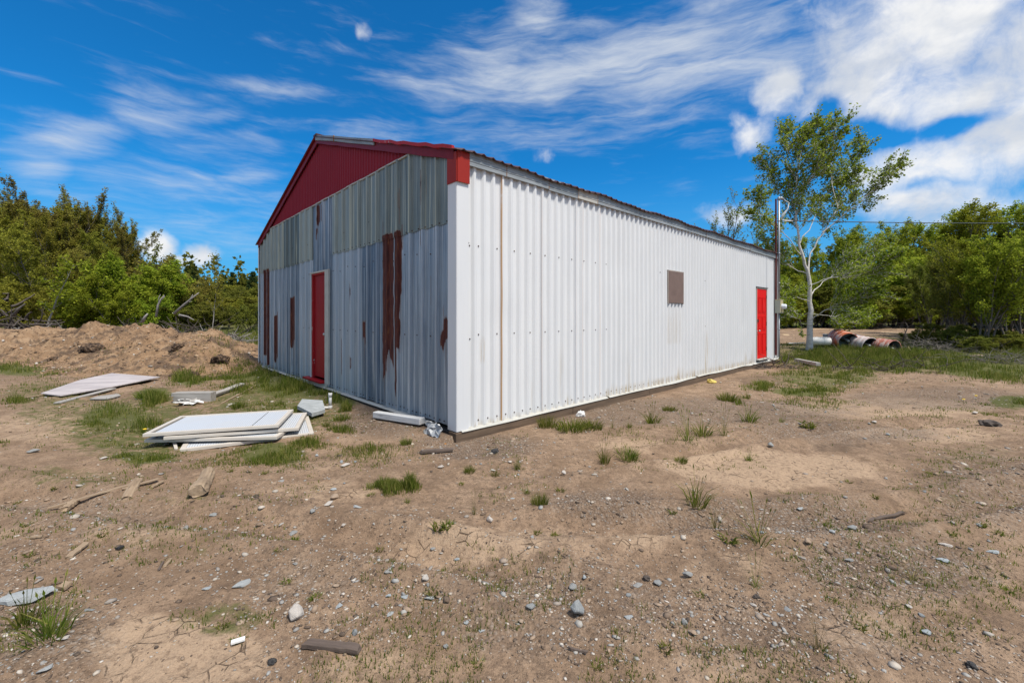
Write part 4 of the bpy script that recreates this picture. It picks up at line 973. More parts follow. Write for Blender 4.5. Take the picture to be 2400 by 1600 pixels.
# the white birch, limb by limb
def build_birch():
    rng = np.random.default_rng(5); y0 = 16.2; base = at(1897, 818, y0); zg = float(gh(base.x, y0)); B = np.array([base.x, y0, zg])
    limbs = [
     ([(1897,826),(1899,742),(1900,690),(1895,643),(1884,610),(1875,570),(1867,520),(1864,470),(1868,410),(1878,350),(1890,300)],0,.135,.016,3),
     ([(1895,643),(1899,595),(1928,545),(1962,490),(1988,440),(2004,380),(2020,335)],.5,.085,.012,3),
     ([(1928,545),(1975,505),(2022,470),(2060,430),(2092,392)],-.4,.05,.010,3),
     ([(1867,520),(1838,470),(1808,420),(1785,372)],.8,.05,.010,3),
     ([(1864,470),(1900,420),(1938,360),(1962,292)],-.5,.05,.010,3),
     ([(1868,410),(1850,360),(1838,312)],.6,.035,.008,3),
     ([(1897,706),(1870,698),(1845,700),(1822,716)],-.6,.035,.008,2),
     ([(1903,750),(1930,730),(1960,712),(2000,700),(2045,688)],-.8,.05,.010,3),
     ([(1901,692),(1932,660),(1972,630),(2022,600),(2064,566)],.9,.05,.010,3),
     ([(1880,600),(1850,560),(1815,528),(1782,500),(1764,468)],-.7,.05,.010,3),
     ([(1895,643),(1860,628),(1828,600),(1800,566)],.9,.045,.010,3),
     ([(1900,668),(1950,650),(2000,648),(2050,632),(2088,606)],-1.0,.045,.010,3),
     ([(1964,488),(1950,430),(1945,390),(1925,340)],.6,.035,.008,3),
     ([(1866,500),(1885,455),(1905,400),(1915,330),(1920,292)],.3,.04,.008,3),
     ([(1875,570),(1905,520),(1920,470),(1950,440),(1985,410)],1.0,.04,.008,3),
     ([(1899,730),(1870,745),(1840,742),(1815,752)],.7,.025,.006,2),
     ([(1905,735),(1945,740),(1985,752),(2020,748)],.9,.03,.006,2)]
    polys, twigs = [], []
    cfg = dict(wob=.12, up=.05, wind=.05, n=[0, 9, 6, 4], t0=[0, .2, .15, .1], ang=[0, .6, .6, .6], len=[0, .30, .42, .5], tp=.4, leaf_lv=3, per=4)
    for pts, dy, r0, r1, lv in limbs:
        n = len(pts); P = []
        for i, (u, v) in enumerate(pts):
            P.append(np.array(at(u, v, y0 + dy * 1.6 * i / (n - 1))) - B)
        P = np.array(P); t = np.linspace(0, 1, 3 * n - 2)
        P = np.stack([np.interp(t, np.linspace(0, 1, n), P[:, k]) for k in range(3)], 1); P[1:-1] += rng.normal(0, .02, P[1:-1].shape)
        rr0 = r0 if r0 > .1 else r0 * .5; rad = rr0 + (r1 * .6 - rr0) * t ** .42; polys.append((P, rad, 0))
        L = float(np.linalg.norm(np.diff(P, axis=0), axis=1).sum())
        k0 = int(len(P) * (.45 if r0 > .1 else .15))
        c = dict(cfg); low = sum(q[1] for q in pts) / n > 560; c['n'] = [0, int((17 if low else 11) * L / 2.2) + 6, 6, 4]; c['len'] = [0, (.95 if low else .90) / max(L, .8), .5, .5]
        spawn(rng, P[k0:], rad[k0:] * .6, L, 1, c, polys, twigs)
    tw = [t for t in twigs if t[1] >= 2]
    V, F = np_tubes(polys, lambda lv: (12, 5, 4, 3, 3)[lv])
    e = empty('birch_tree', tuple(B)); tag(e, 'white barked birch with a forked trunk and sparse crown beside the drums', 'tree')
    link('trunk', fast_mesh('trunk', V, F), M_birch, e, True)
    V, F = leaves_on(rng, tw, 3, .088, .05, .6)
    link('crown', fast_mesh('crown', V, F), ML['birch'], e)
build_birch()

# far-off wood that closes the view at both sides
def build_far_wood():
    rng = np.random.default_rng(11); P = []
    for k in range(620):
        a = rng.uniform(-1.25, 1.25); r = rng.uniform(62, 105); x, y = r * math.sin(a), r * math.cos(a)
        h = rng.uniform(5.5, 8.5) + (2.0 if a > .3 else 0); w = rng.uniform(1.2, 2.6); n = 150
        t = rng.random(n); wd = w * (1 - t * .8) if k % 3 else w * np.sqrt(np.clip(1 - (t * 1.6 - .6) ** 2, 0, 1))
        an = rng.random(n) * 6.28
        P.append(np.stack([x + np.cos(an) * wd * rng.random(n) ** .4, y + np.sin(an) * wd * rng.random(n) ** .4, float(gh(x, y, False)) + t * h], 1))
    P = [(np.vstack([p, p[:1]]), 0) for p in P]
    Vs = []
    P2 = np.vstack([p for p, _ in P]); n = len(P2)
    d = rng.normal(0, 1, (n, 3)); d /= np.linalg.norm(d, axis=1, keepdims=True); s = np.cross(d, rng.normal(0, 1, (n, 3))); s /= np.linalg.norm(s, axis=1, keepdims=True)
    z = rng.uniform(.35, .7, n)[:, None]
    V = np.stack([P2, P2 + d * z * .5 + s * z * .4, P2 + d * z, P2 + d * z * .5 - s * z * .4], 1).reshape(-1, 3)
    tag(link('far_wood', fast_mesh('far_wood', V, np.arange(4 * n).reshape(-1, 4)), ML['dull']), 'far-off wood closing the horizon behind the clearing', 'wood', kind='stuff')
build_far_wood()

# ------------------------------------------------------------------ grass, gravel
def blades(rng, x, y, z, h, w, lean=.35):
    n = len(x); a = rng.random(n) * 6.28; b = rng.random(n) * 6.28
    dx, dy = np.cos(a) * w, np.sin(a) * w; l = lean * h * rng.uniform(.2, 1.3, n); lx, ly = np.cos(b) * l, np.sin(b) * l
    B = np.stack([x, y, z - .01], 1)
    V = np.stack([B + np.stack([-dx, -dy, 0 * dx], 1), B + np.stack([dx, dy, 0 * dx], 1),
                  B + np.stack([lx * .35 - dx * .75, ly * .35 - dy * .75, h * .6], 1), B + np.stack([lx * .35 + dx * .75, ly * .35 + dy * .75, h * .6], 1),
                  B + np.stack([lx, ly, h], 1)], 1).reshape(-1, 3)
    k = np.arange(n)[:, None] * 5
    F = np.concatenate([k + [[0, 1, 3]], k + [[0, 3, 2]], k + [[2, 3, 4]]], 0)
    return V, F
GRASS = [  # centre, radii (photo px), number of blades, blade height
 (560,890,230,46,9000,.055),(300,1000,200,70,6500,.04),(700,965,180,50,6500,.045),(880,1050,150,40,3000,.035),(150,900,160,36,3500,.05),(480,1075,220,40,3500,.03),(520,840,80,14,3000,.09),(330,850,150,12,1500,.06),
 (2200,960,260,30,3500,.035),(2250,1080,180,50,2500,.03),(1900,930,150,20,3000,.045),(1560,1010,200,30,1800,.04),
 (690,900,110,26,9000,.13),(600,872,120,24,7000,.13),(790,930,60,20,4200,.12),(810,955,25,12,1200,.12),(620,1062,105,30,4200,.06),(720,1030,60,14,2200,.05),(660,945,60,12,1500,.08),
 (270,965,110,40,2800,.08),(325,985,55,24,2200,.13),(350,1068,85,13,2200,.04),(230,985,60,10,2200,.04),(262,1055,60,12,1500,.05),(360,928,38,14,2600,.16),(440,885,40,14,2200,.14),(490,880,90,14,2600,.08),(560,905,60,14,2400,.10),
 (905,1132,50,13,1300,.075),(960,1128,24,9,800,.075),(850,1040,60,16,900,.05),(800,1000,30,10,900,.08),
 (220,808,55,8,2200,.10),(30,858,90,12,2600,.10),(130,872,50,8,1000,.08),(40,925,60,14,1600,.08),(20,1035,40,8,800,.05),
 (1940,875,150,22,9000,.09),(1900,905,80,12,4000,.08),(2050,838,220,28,28000,.19),(2000,836,160,13,20000,.22),(1890,840,70,16,5200,.12),(2240,846,160,26,10000,.15),(2340,870,120,24,6000,.12),(1830,830,40,18,2500,.10),(2380,832,80,18,5000,.2),(1960,834,120,8,6000,.22),(2120,836,120,8,7000,.2),(2040,830,140,6,6000,.2),(1940,815,140,9,5000,.07),(2080,815,140,9,5000,.07),(2380,935,70,12,2600,.05),(2290,935,60,8,900,.04),
 (1780,900,40,9,1800,.10),(1730,930,24,9,900,.10),(2300,960,80,10,900,.04),(590,800,60,22,4200,.14),(545,762,70,10,3000,.2),(600,765,50,16,3500,.22),(640,790,60,25,2500,.16),(300,757,80,5,2500,.25),(420,752,80,5,2500,.25),(120,757,90,4,1800,.25)]
def build_grass():
    rng = np.random.default_rng(21); Xs, Ys, Hs, Ws = [], [], [], []
    for (cu, cv, ru, rv, n, h) in GRASS:
        a = rng.random(n * 2) * 6.28; q = np.sqrt(rng.random(n * 2)) * 1.30
        u = cu + ru * q * np.cos(a); v = np.maximum(cv + rv * q * np.sin(a), 748)
        d = (CZ - .06) * 998 / (v - 738)
        if cv < 770: d = 18.5 + (770 - v) * .3 + rng.random(len(v)) * 1.2
        x = (u - 1200) / 998 * d
        dens = fbm(x * 3.4, d * 3.4, 4, 51); dens = .5 + (dens - .5) * 1.9 + .5 * (vnoise(x * 14, d * 14, 53) - .5); keep = (dens + .30 * (1 - q) > .56 + .22 * rng.random(len(x))) & (rng.random(len(x)) < .98 - .72 * q)
        la, lb = shed_local(x, d); keep &= ~((la > -.12) & (la < 12.8) & (lb > -.12) & (lb < 9.3))
        x, d, q, dens = x[keep][:n], d[keep][:n], q[keep][:n], dens[keep][:n]
        Xs.append(x); Ys.append(d); Hs.append(h * rng.uniform(.4, 1.3, len(x)) * (1.2 - .65 * q) * (.3 + 1.3 * dens)); Ws.append(np.clip(.0014 + d * .00034, .0018, .009) * rng.uniform(.7, 1.3, len(x)))
    # scattered sprigs on the bare dirt
    n = 17000; u = rng.uniform(-300, 2700, n); v = 800 + 900 * rng.random(n); d = (CZ) * 998 / (v - 738); x = (u - 1200) / 998 * d
    g_ = ell(x, d, GREEN); dens = fbm(x * 1.7, d * 1.7, 4, 57)
    keep = dens + .40 * g_ > .58; la, lb = shed_local(x, d); keep &= ~((la > -.12) & (la < 12.8) & (lb > -.12) & (lb < 9.3))
    x, d = x[keep], d[keep]
    x = np.repeat(x, 4) + rng.normal(0, .012, len(x) * 4); d = np.repeat(d, 4) + rng.normal(0, .012, len(d) * 4)
    Xs.append(x); Ys.append(d); Hs.append(rng.uniform(.010, .040, len(x))); Ws.append(np.clip(.0016 + d * .0004, .002, .008))
    x, y, h, w = map(np.concatenate, (Xs, Ys, Hs, Ws))
    V, F = blades(rng, x, y, htot(x, y), h, w)
    tag(link('grass', fast_mesh('grass', V, F), ML['grass']), 'patches of short green grass growing on the bare yard', 'grass', kind='stuff')
build_grass()
def unit_rock(rng, sub=1):
    bm = bmesh.new(); bmesh.ops.create_icosphere(bm, subdivisions=sub, radius=1.)
    V = np.array([v.co[:] for v in bm.verts]); F = np.array([[v.index for v in f.verts] for f in bm.faces]); bm.free()
    V *= rng.uniform(.72, 1.2, (len(V), 1)); return V, F
def build_gravel():
    rng = np.random.default_rng(33); base = [unit_rock(rng) for _ in range(6)]
    n = 90000; u = rng.uniform(-350, 2750, n); v = 880 + 900 * rng.random(n) ** .85; d = (CZ) * 998 / (v - 738); x = (u - 1200) / 998 * d
    s = np.exp(rng.normal(math.log(.0052), .42, n)) * np.clip(.75 + d * .07, .8, 1.6)
    n2 = 17000; x2 = rng.uniform(-9, 11, n2); d2 = 1.3 + 11 * rng.random(n2); ok = np.abs(x2) < d2 * 1.6 + 1; x2, d2 = x2[ok], d2[ok]; s2 = np.exp(rng.normal(math.log(.012), .42, len(x2)))
    x, d, s = np.concatenate([x, x2]), np.concatenate([d, d2]), np.concatenate([s, s2])
    gr = ell(x, d, GRAV); pl = ell(x, d, PALE); nz = fbm(x * 1.1, d * 1.1, 4, 61)
    keep = rng.random(len(x)) < np.clip(.20 + .50 * gr + 1.4 * (nz - .47) - .45 * pl, .05, 1)
    la, lb = shed_local(x, d); keep &= ~((la > -.1) & (la < 12.7) & (lb > -.1) & (lb < 9.2))
    x, d, s = x[keep], d[keep], np.clip(s[keep], .002, .028); n = len(x); var = rng.integers(0, 6, n); z = gh(x, d)
    Vs, Fs, b = [], [], 0
    for k in range(6):
        q = np.where(var == k)[0]; V0, F0 = base[k]; m = len(q); sc3 = s[q][:, None] * rng.uniform(.6, 1.4, (m, 3)) * [1.2, .9, .38]
        a = rng.random(m) * 6.28; V = V0[None] * sc3[:, None]
        ti = rng.normal(0, .3, m); V = np.stack([V[..., 0], V[..., 1] * np.cos(ti)[:, None] - V[..., 2] * np.sin(ti)[:, None], V[..., 1] * np.sin(ti)[:, None] + V[..., 2] * np.cos(ti)[:, None]], -1)
        V = np.stack([V[..., 0] * np.cos(a)[:, None] - V[..., 1] * np.sin(a)[:, None], V[..., 0] * np.sin(a)[:, None] + V[..., 1] * np.cos(a)[:, None], V[..., 2]], -1)
        V += np.stack([x[q], d[q], z[q] + s[q] * .15], 1)[:, None]
        F = F0[None] + (b + np.arange(m) * len(V0))[:, None, None]; Vs.append(V.reshape(-1, 3)); Fs.append(F.reshape(-1, 3)); b += m * len(V0)
    tag(link('gravel', fast_mesh('gravel', np.vstack(Vs), np.vstack(Fs)), M_gravel), 'loose gravel and grit strewn over the dirt yard', 'gravel', kind='stuff')
build_gravel()
def build_rubble():
    rng = np.random.default_rng(35); base = [unit_rock(rng, 1) for _ in range(5)]; n = 14000
    x = rng.uniform(-20, -6, n); y = rng.uniform(10, 16.5, n); m = mound_h(x, y); keep = (m > .05) & (rng.random(n) < .9)
    x, y = x[keep], y[keep]; n = len(x); s = np.clip(np.exp(rng.normal(math.log(.014), .55, n)), .005, .07); z = htot(x, y); var = rng.integers(0, 5, n); Vs, Fs, b = [], [], 0
    for k in range(5):
        q = np.where(var == k)[0]; V0, F0 = base[k]; sc3 = s[q][:, None] * rng.uniform(.6, 1.4, (len(q), 3)) * [1.1, 1, .7]
        V = V0[None] * sc3[:, None] + np.stack([x[q], y[q], z[q] + s[q] * .1], 1)[:, None]; F = F0[None] + (b + np.arange(len(q)) * len(V0))[:, None, None]
        Vs.append(V.reshape(-1, 3)); Fs.append(F.reshape(-1, 3)); b += len(q) * len(V0)
    tag(link('earth_crumbs', fast_mesh('earth_crumbs', np.vstack(Vs), np.vstack(Fs)), M_crumb), 'loose crumbs of earth and stones covering the dirt mound', 'rubble', kind='stuff')
def mat_crumb():
    m, g = new_mat('earth_crumb'); r = g.island(); o = g.obj()
    c = g.ramp(r, [(0, (.07, .05, .036)), (.3, (.17, .11, .068)), (.6, (.33, .21, .125)), (.88, (.40, .28, .18)), (.96, (.40, .36, .31)), (1, (.56, .52, .47))])
    c = g.mix(g.rng(g.noise(o, 1.5, 9, .78), .48, .59, 0, .75), c, (.09, .065, .05))
    g.out(g.pbr(c, .95, 0, g.bump(g.noise(o, 60, 4, .7), .6, .008), .15)); return m
M_crumb = mat_crumb()
build_rubble()

# ------------------------------------------------------------------ single stones
def hull_rock(seed, n=16, flat=.55, sharp=True):
    rng = np.random.default_rng(seed); bm = bmesh.new()
    P = rng.normal(0, 1, (n, 3)); P /= np.linalg.norm(P, axis=1, keepdims=True); P *= rng.uniform(.75, 1.05, (n, 1)); P[:, 2] *= flat
    for p in P: bm.verts.new(p)
    bmesh.ops.convex_hull(bm, input=bm.verts)
    for v in [v for v in bm.verts if not v.link_faces]: bm.verts.remove(v)
    if flat > .35: bmesh.ops.bevel(bm, geom=bm.edges[:], offset=.07, segments=1, affect='EDGES', profile=.6)
    bmesh.ops.triangulate(bm, faces=bm.faces)
    for k in range(2): bmesh.ops.subdivide_edges(bm, edges=bm.edges, cuts=1, use_grid_fill=True)
    for v in bm.verts:
        c = v.co * 2.2; q = vnoise(np.array([c.x + c.z * 1.7 + seed]), np.array([c.y - c.z]), 2)[0] + .5 * vnoise(np.array([c.x * 3 + c.z]), np.array([c.y * 3 + seed]), 4)[0]
        v.co *= 1 + .09 * (q - .75)
    me = bpy.data.meshes.new('stone'); bm.to_mesh(me); bm.free(); return me
ROCKS = [hull_rock(50 + i, 14 + i, (.55, .7, .4, .3, .22, .6, .18, .9)[i]) for i in range(8)]
def stone(u, v, wpx, var, mat, label, asp=.8, rz=0., group=None, name='stone', sink=.25, cat='stone'):
    p = gp(u, v); s = wpx / 998 * p.y / 2
    o = bpy.data.objects.new(name, ROCKS[var]); C.objects.link(o)
    if not ROCKS[var].materials: ROCKS[var].materials.append(mat)
    o.material_slots[0].link = 'OBJECT'; o.material_slots[0].material = mat
    fl = (.55, .7, .4, .3, .22, .6, .18, .9)[var]
    o.location = (p.x, p.y, p.z + s * fl * (1 - sink * 1.6)); o.scale = (s, s * asp, s * .9); o.rotation_euler = (random.uniform(-.12, .12), random.uniform(-.12, .12), rz)
    return tag(o, label, cat, group)
stone(1355,1440,56,1,M_rock,'large angular grey stone, the biggest in the middle foreground',.7,.9,sink=.1)
stone(50,1408,125,6,M_slate,'long pale blue slate slab at the left edge beside the grass tufts',.42,.45,sink=.1)
stone(569,1370,52,6,M_slate,'pale oval slate lying flat in the left foreground',.55,.9,sink=.2)
stone(484,1379,24,6,M_slate,'small greenish slate just left of the pale oval slate',.6,.5)
stone(771,1185,30,2,M_rock_pale,'upright pale pinkish stone right of the bleached logs',.5,1.0,sink=0)
stone(836,1188,26,4,M_slate,'thin oval grey flat stone beside the pale pinkish stone',.5,-.3)
stone(1322,1112,17,1,M_rock_pale,'pale squarish stone standing on the brown dirt off the shed corner',.6,.2,sink=.05)
stone(1244,1424,30,0,M_rock,'dark grey rounded stone left of the large angular stone',.7,.3)
stone(998,1358,25,1,M_rock_pale,'cream coloured lump of stone left of the middle foreground',.7,.6)
stone(1007,1403,34,3,M_slate,'thin sharp slate beside a small green sprig',.4,.1)
stone(1343,1378,28,0,M_rock,'light grey stone just behind the large angular stone',.8,.8)
stone(1370,1355,18,1,M_slate,'small upright bluish stone behind the light grey stone',.6,1.2)
stone(1542,1368,26,0,M_rock,'dark grey block of stone right of the flat buff stone',.8,.2)
stone(1496,1372,32,2,M_rock,'flat buff grey stone half sunk in the dirt',.7,.1,sink=.5)
stone(1221,1457,15,5,M_rock_tan,'small rounded tan pebble below the dark grey rounded stone',.9,0)
stone(1473,1446,26,4,M_slate,'flat triangular grey stone to the right of the large angular stone',.7,.5)
stone(1033,1096,19,0,M_rock_pale,'whitish stone near the crumpled flashing at the shed corner',.7,.2)
stone(811,1092,26,2,M_rock_pale,'flat whitish stone left of the grass cushion',.5,.3)
stone(1612,1352,28,5,M_rock,'smooth grey rounded stone in the right middle of the yard',.6,0,sink=.1)
stone(1624,1486,19,5,M_rock_tan,'round tan cobble near the bottom edge of the yard',.95,0,sink=.05)
stone(1807,1048,20,1,M_rock,'grey stone standing on the gravel band off the side wall',.7,.4,sink=.05)
stone(1894,1275,26,1,M_rock_tan,'brown angular stone right of the tall wiry weed',.6,.5,sink=.1)
stone(1997,1240,30,0,M_rock,'dark slaty stone in the dark gravel streak on the right',.6,.2)
stone(2049,990,14,0,M_rock_pale,'small white stone on the pale strip before the green verge',.8,.1)
stone(2286,969,20,2,M_rock_pale,'pale flat stone far right before the green verge',.6,.1)
stone(1875,1192,24,4,M_slate,'pale thin slate on the gravel right of the shed',.5,.6)
stone(2217,1278,38,6,M_rock_pale,'long whitish flake of stone at the right side of the yard',.35,-.2)
stone(1992,1313,32,6,M_rock,'thin grey flake at the right middle of the yard',.4,.1)
stone(2210,1313,32,6,M_slate,'large thin slate flake near the dark weed on the right',.6,-.3)
stone(2327,1294,32,6,M_slate,'thin slate flake at the far right of the yard',.5,-.2)
stone(1195,1084,12,5,M_rock_pale,'white pebble lying close to the shed sill',.8,0)
stone(400,843,18,0,M_rock_pale,'pale grey boulder at the foot of the dirt mound',.7,.3,cat='boulder')
stone(545,950,22,2,M_rock_pale,'pale flat stone in front of the leaning plank',.6,.4)
stone(80,1060,30,2,M_rock,'flat grey stone on the left side of the yard',.5,.3)
stone(245,1075,20,2,M_rock_pale,'pale stone in front of the yellow green moss patch',.7,.3)
stone(147,1497,34,3,M_rock_pale,'pale flat stone right below the foreground grass tuft',.5,.3)
stone(208,1430,28,4,M_rock,'dark thin slate right of the foreground grass tufts',.4,.1)
stone(105,1570,40,3,M_slate,'large bluish stone at the bottom left corner of the yard',.6,.6)
stone(795,1420,20,3,M_slate,'bluish stone above the dark plank in the foreground',.8,1.2)
stone(1045,1515,16,0,M_rock,'single grey stone to the right of the dark plank',.9,.4)
stone(1093,1460,16,0,M_slate,'bluish grey stone in the cluster in front of the tan pebble',.8,.4)
stone(1128,1478,18,4,M_slate,'flat grey stone near the cluster of bluish stones',.6,.3)
grp = 'small loose stones strewn over the bare yard'
rs = np.random.default_rng(77)
k = 0
while k < 150:
    y = 1.9 + 8.5 * rs.random() ** 1.3; x = rs.uniform(-1.15, 1.15) * y
    la, lb = shed_local(x, y)
    if -.2 < la < 12.8 and -.2 < lb < 9.3: continue
    u, v = 1200 + 998 * x / y, 738 + 998 * CZ / y
    if fbm(np.array([x * 1.1]), np.array([y * 1.1]), 4, 61)[0] + .25 * ell(np.array([x]), np.array([y]), GRAV)[0] < .50: continue
    w = math.exp(rs.normal(math.log(.040), .33)) * 998 / y
    stone(u, v, w, int(rs.integers(0, 8)), [M_rock, M_slate, M_rock_pale, M_rock_tan, M_rock][int(rs.integers(0, 5))], 'one of the small loose stones strewn over the bare dirt yard', rs.uniform(.5, .95), rs.uniform(0, 6.28), grp, sink=.35)
    k += 1

# ------------------------------------------------------------------ grass tufts and weeds
def tuft_mesh(seed, n, h, w, spread, lean, seeds=0):
    rng = np.random.default_rng(seed); a = rng.random(n) * 6.28; r = spread * np.sqrt(rng.random(n))
    x, y = r * np.cos(a), r * np.sin(a); hh = h * rng.uniform(.45, 1.1, n) * (1 - .3 * (r / spread) ** 2)
    V, F = blades(rng, x, y, 0 * x, hh, w, lean)
    V = V.reshape(-1, 5, 3); out = np.stack([x, y, 0 * x], 1) / spread * h * .45
    V[:, 2:4] += (out * .35)[:, None]; V[:, 4] += out; V = V.reshape(-1, 3)
    Vs, Fs, b = [V], [F], len(V)
    for i in range(seeds):                       # seed heads on thin stalks
        aa = rng.random() * 6.28; L = h * rng.uniform(1.0, 1.5); t = np.array([math.cos(aa) * L * .3, math.sin(aa) * L * .3, L])
        s = np.array([-math.sin(aa), math.cos(aa), 0]) * .0018
        hd = t * 1.0; q = np.array([-s * .8, s * .8, t + s * .6, t - s * .6]); Vs.append(q); Fs.append(np.array([[0, 1, 2], [0, 2, 3]]) + b); b += 4
        w2 = s * 2.6; q = np.array([hd * .88, hd * .94 + w2, hd * 1.03, hd * .94 - w2]); Vs.append(q); Fs.append(np.array([[0, 1, 2], [0, 2, 3]]) + b); b += 4
    return fast_mesh('tuft', np.vstack(Vs), np.vstack(Fs))
TUFT = {'spiky': [tuft_mesh(i, 60, .20, .0034, .05, .55, 7) for i in range(3)], 'cushion': [tuft_mesh(10 + i, 240, .14, .0030, .10, .25) for i in range(3)],
        'wiry': [tuft_mesh(20 + i, 26, .26, .0026, .04, .75, 9) for i in range(2)], 'leafy': [tuft_mesh(30 + i, 44, .09, .0085, .05, .9) for i in range(2)]}
tk_i = 0
def tuft(u, v, h, kind, label, group=None, leaf='grass', wide=1., mound=False):
    global tk_i; tk_i += 1
    p = gp(u, v, mound); me = TUFT[kind][tk_i % len(TUFT[kind])]; s = h / {'spiky': .2, 'cushion': .14, 'wiry': .28, 'leafy': .09}[kind]
    o = bpy.data.objects.new('grass_tuft' if kind in ('spiky', 'cushion') else 'weed', me); C.objects.link(o)
    if not me.materials: me.materials.append(ML[leaf])
    o.material_slots[0].link = 'OBJECT'; o.material_slots[0].material = ML[leaf]
    o.location = (p.x, p.y, p.z - .006); o.scale = (s * wide, s * wide, s); o.rotation_euler = (0, 0, random.random() * 6.28)
    return tag(o, label, 'grass tuft' if kind in ('spiky', 'cushion') else 'weed', group)
tuft(62,1462,.15,'spiky','grass tuft with seed heads behind the slate slab at the left edge',wide=1.2)
tuft(118,1490,.17,'spiky','bigger spreading grass tuft in the left foreground',wide=1.5)
tuft(320,1095,.16,'wiry','dark spiky weed beside the yellow green moss patch',wide=1.3)
tuft(1282,1000,.20,'cushion','tall narrow green tuft touching the shed sill',wide=.8)
tuft(1340,1006,.17,'cushion','left half of the broad green cushion along the shed sill',wide=1.5)
tuft(1385,1003,.15,'cushion','right half of the broad green cushion along the shed sill',wide=1.3)
tuft(1528,992,.22,'spiky','loose green tuft halfway along the side wall',wide=1.3)
tuft(1570,962,.10,'cushion','flat dark green tuft closest to the middle of the side wall',wide=1.3)
tuft(1612,1032,.30,'wiry','tall wiry weed with dark seed heads right of the shed',wide=1.1)
tuft(1648,1022,.22,'spiky','bushy green tuft beside the tall wiry weed',wide=1.3)
tuft(1697,1020,.30,'wiry','slim tall weed between two green tufts off the side wall',wide=.7)
tuft(1755,988,.22,'spiky','round green tuft standing alone on the gravel',wide=1.3)
tuft(1705,938,.20,'cushion','green tuft near the yellow scrap by the side wall')
tuft(1752,934,.16,'spiky','smaller green tuft right of the one near the yellow scrap')
tuft(1790,902,.16,'cushion','low round tuft beside the far part of the side wall',wide=1.6)
tuft(1416,1085,.20,'spiky','narrow upright tuft off the middle of the side wall',wide=.8)
tuft(1470,1072,.14,'cushion','dense low tuft on the gravel off the side wall',wide=1.)
tuft(1212,1100,.14,'spiky','thin yellowish tuft in front of the shed corner','',wide=.6)
tuft(1160,1115,.09,'spiky','small dark tuft left of the thin yellowish tuft',wide=1.1)
tuft(1100,1106,.08,'cushion','flat dull tuft before the shed corner',wide=.8)
tuft(1265,1183,.13,'cushion','bright upright tuft alone on the bare foreground dirt',wide=.6)
tuft(1235,1157,.08,'spiky','tiny sprig behind the bright upright tuft',wide=.9)
tuft(1313,1152,.05,'leafy','tiny leafy sprig right of the bright upright tuft')
tuft(1112,1205,.14,'wiry','single bent green stalk on the bare dirt',wide=.5)
tuft(1028,1237,.06,'leafy','left of a pair of small leafy weeds')
tuft(1047,1233,.06,'leafy','right of a pair of small leafy weeds')
tuft(955,1178,.06,'spiky','small tuft in front of the green cushion patch')
tuft(1016,1392,.045,'leafy','small green sprig behind the thin sharp slate')
tuft(1447,1380,.09,'wiry','short dark stalk standing right of the flat buff stone',wide=.4)
tuft(1633,1182,.20,'spiky','spiky green tuft with tall stalks on the right of the yard',wide=1.1)
tuft(1675,1240,.18,'wiry','pale wiry tuft left of the sprawling weed',wide=.8)
tuft(1778,1270,.20,'wiry','sprawling wiry weed with brown stalks on the right',wide=1.6)
tuft(1706,1263,.05,'leafy','flat leafy weed just left of the sprawling wiry weed',wide=1.5)
tuft(1772,1376,.13,'wiry','thin weed standing alone in the right foreground',wide=.8)
tuft(1917,1520,.14,'wiry','brownish dry tuft near the bottom right',leaf='dry',wide=.9)
tuft(2140,1360,.10,'wiry','dark dry tuft in the dark gravel patch on the right',leaf='dry',wide=1.6)
tuft(1755,1079,.10,'spiky','yellowish tuft on the cracked pale mud',wide=1.)
tuft(1890,998,.10,'leafy','dark leafy weed on the dark gravel spot',wide=1.6)
tuft(1596,1082,.08,'cushion','flat yellow green tuft on the gravel near the side wall',wide=.9)
tuft(1832,992,.12,'spiky','thin tuft between the round tuft and the dark gravel spot',wide=.7)
tuft(1435,1003,.14,'wiry','thin weed right of the broad green cushion',wide=.8)
tuft(1475,1002,.10,'spiky','short tuft between the cushion and the loose green tuft')
tuft(232,1010,.16,'wiry','tall grass clump left of the white panels',wide=1.2)
tuft(560,955,.16,'cushion','green clump in front of the leaning plank',wide=.8)
tuft(350,930,.18,'cushion','dark green clump right of the grey plywood sheet',wide=1.3)
tuft(440,880,.22,'cushion','dark green clump at the foot of the dirt mound',wide=1.6)
tuft(470,935,.22,'wiry','grass stalks growing through the white shards',wide=.8)
tuft(585,1030,.10,'spiky','grass growing in front of the white panels',wide=1.1)
tuft(765,1000,.14,'spiky','weed beside the grey slab by the panels',wide=1.)
tuft(800,985,.14,'cushion','grass clump between the grey slab and the shed')
tuft(952,1040,.10,'cushion','dark tuft left of the shed corner',wide=.8)
for (u, v) in [(40,1180),(70,1300),(240,1255),(380,1225),(690,1265),(655,1290),(670,1365),(740,1400),(520,1470),(560,1500),(1260,1250),(1300,1255),(1575,1200),(1940,1230),(2050,1165),(2180,1110),(2270,1100),(2300,1230),(2230,1250),(2340,1250),(2015,1470),(2360,1385),(1640,1395),(1560,1520),(1120,1555),(1400,1560),(890,1290),(870,1160),(620,1110),(540,1105),(130,1145),(60,1230),(1080,1135),(1990,1130)]:
    tuft(u, v, .035, 'leafy', 'tiny green sprig dotted over the bare dirt', 'tiny sprigs dotted over the bare dirt', wide=1.1)
M_dand = mat_flat('dandelion_yellow', (.75, .52, .02), .6)
def dandelion(u, v, label):
    p = gp(u, v); e = empty('dandelion', tuple(p)); tag(e, label, 'flower', 'yellow dandelions')
    MB().tube([(0, 0, 0), (.004, 0, .05), (.006, .002, .09)], .0022, 5).build('stem', [ML['grass']], e)
    b = MB(); b.lathe([(.0, .085), (.008, .09), (.021, .098), (.014, .104), (0, .106)], 10, Matrix.Translation((.006, .002, 0))); b.build('flower_head', [M_dand], e)
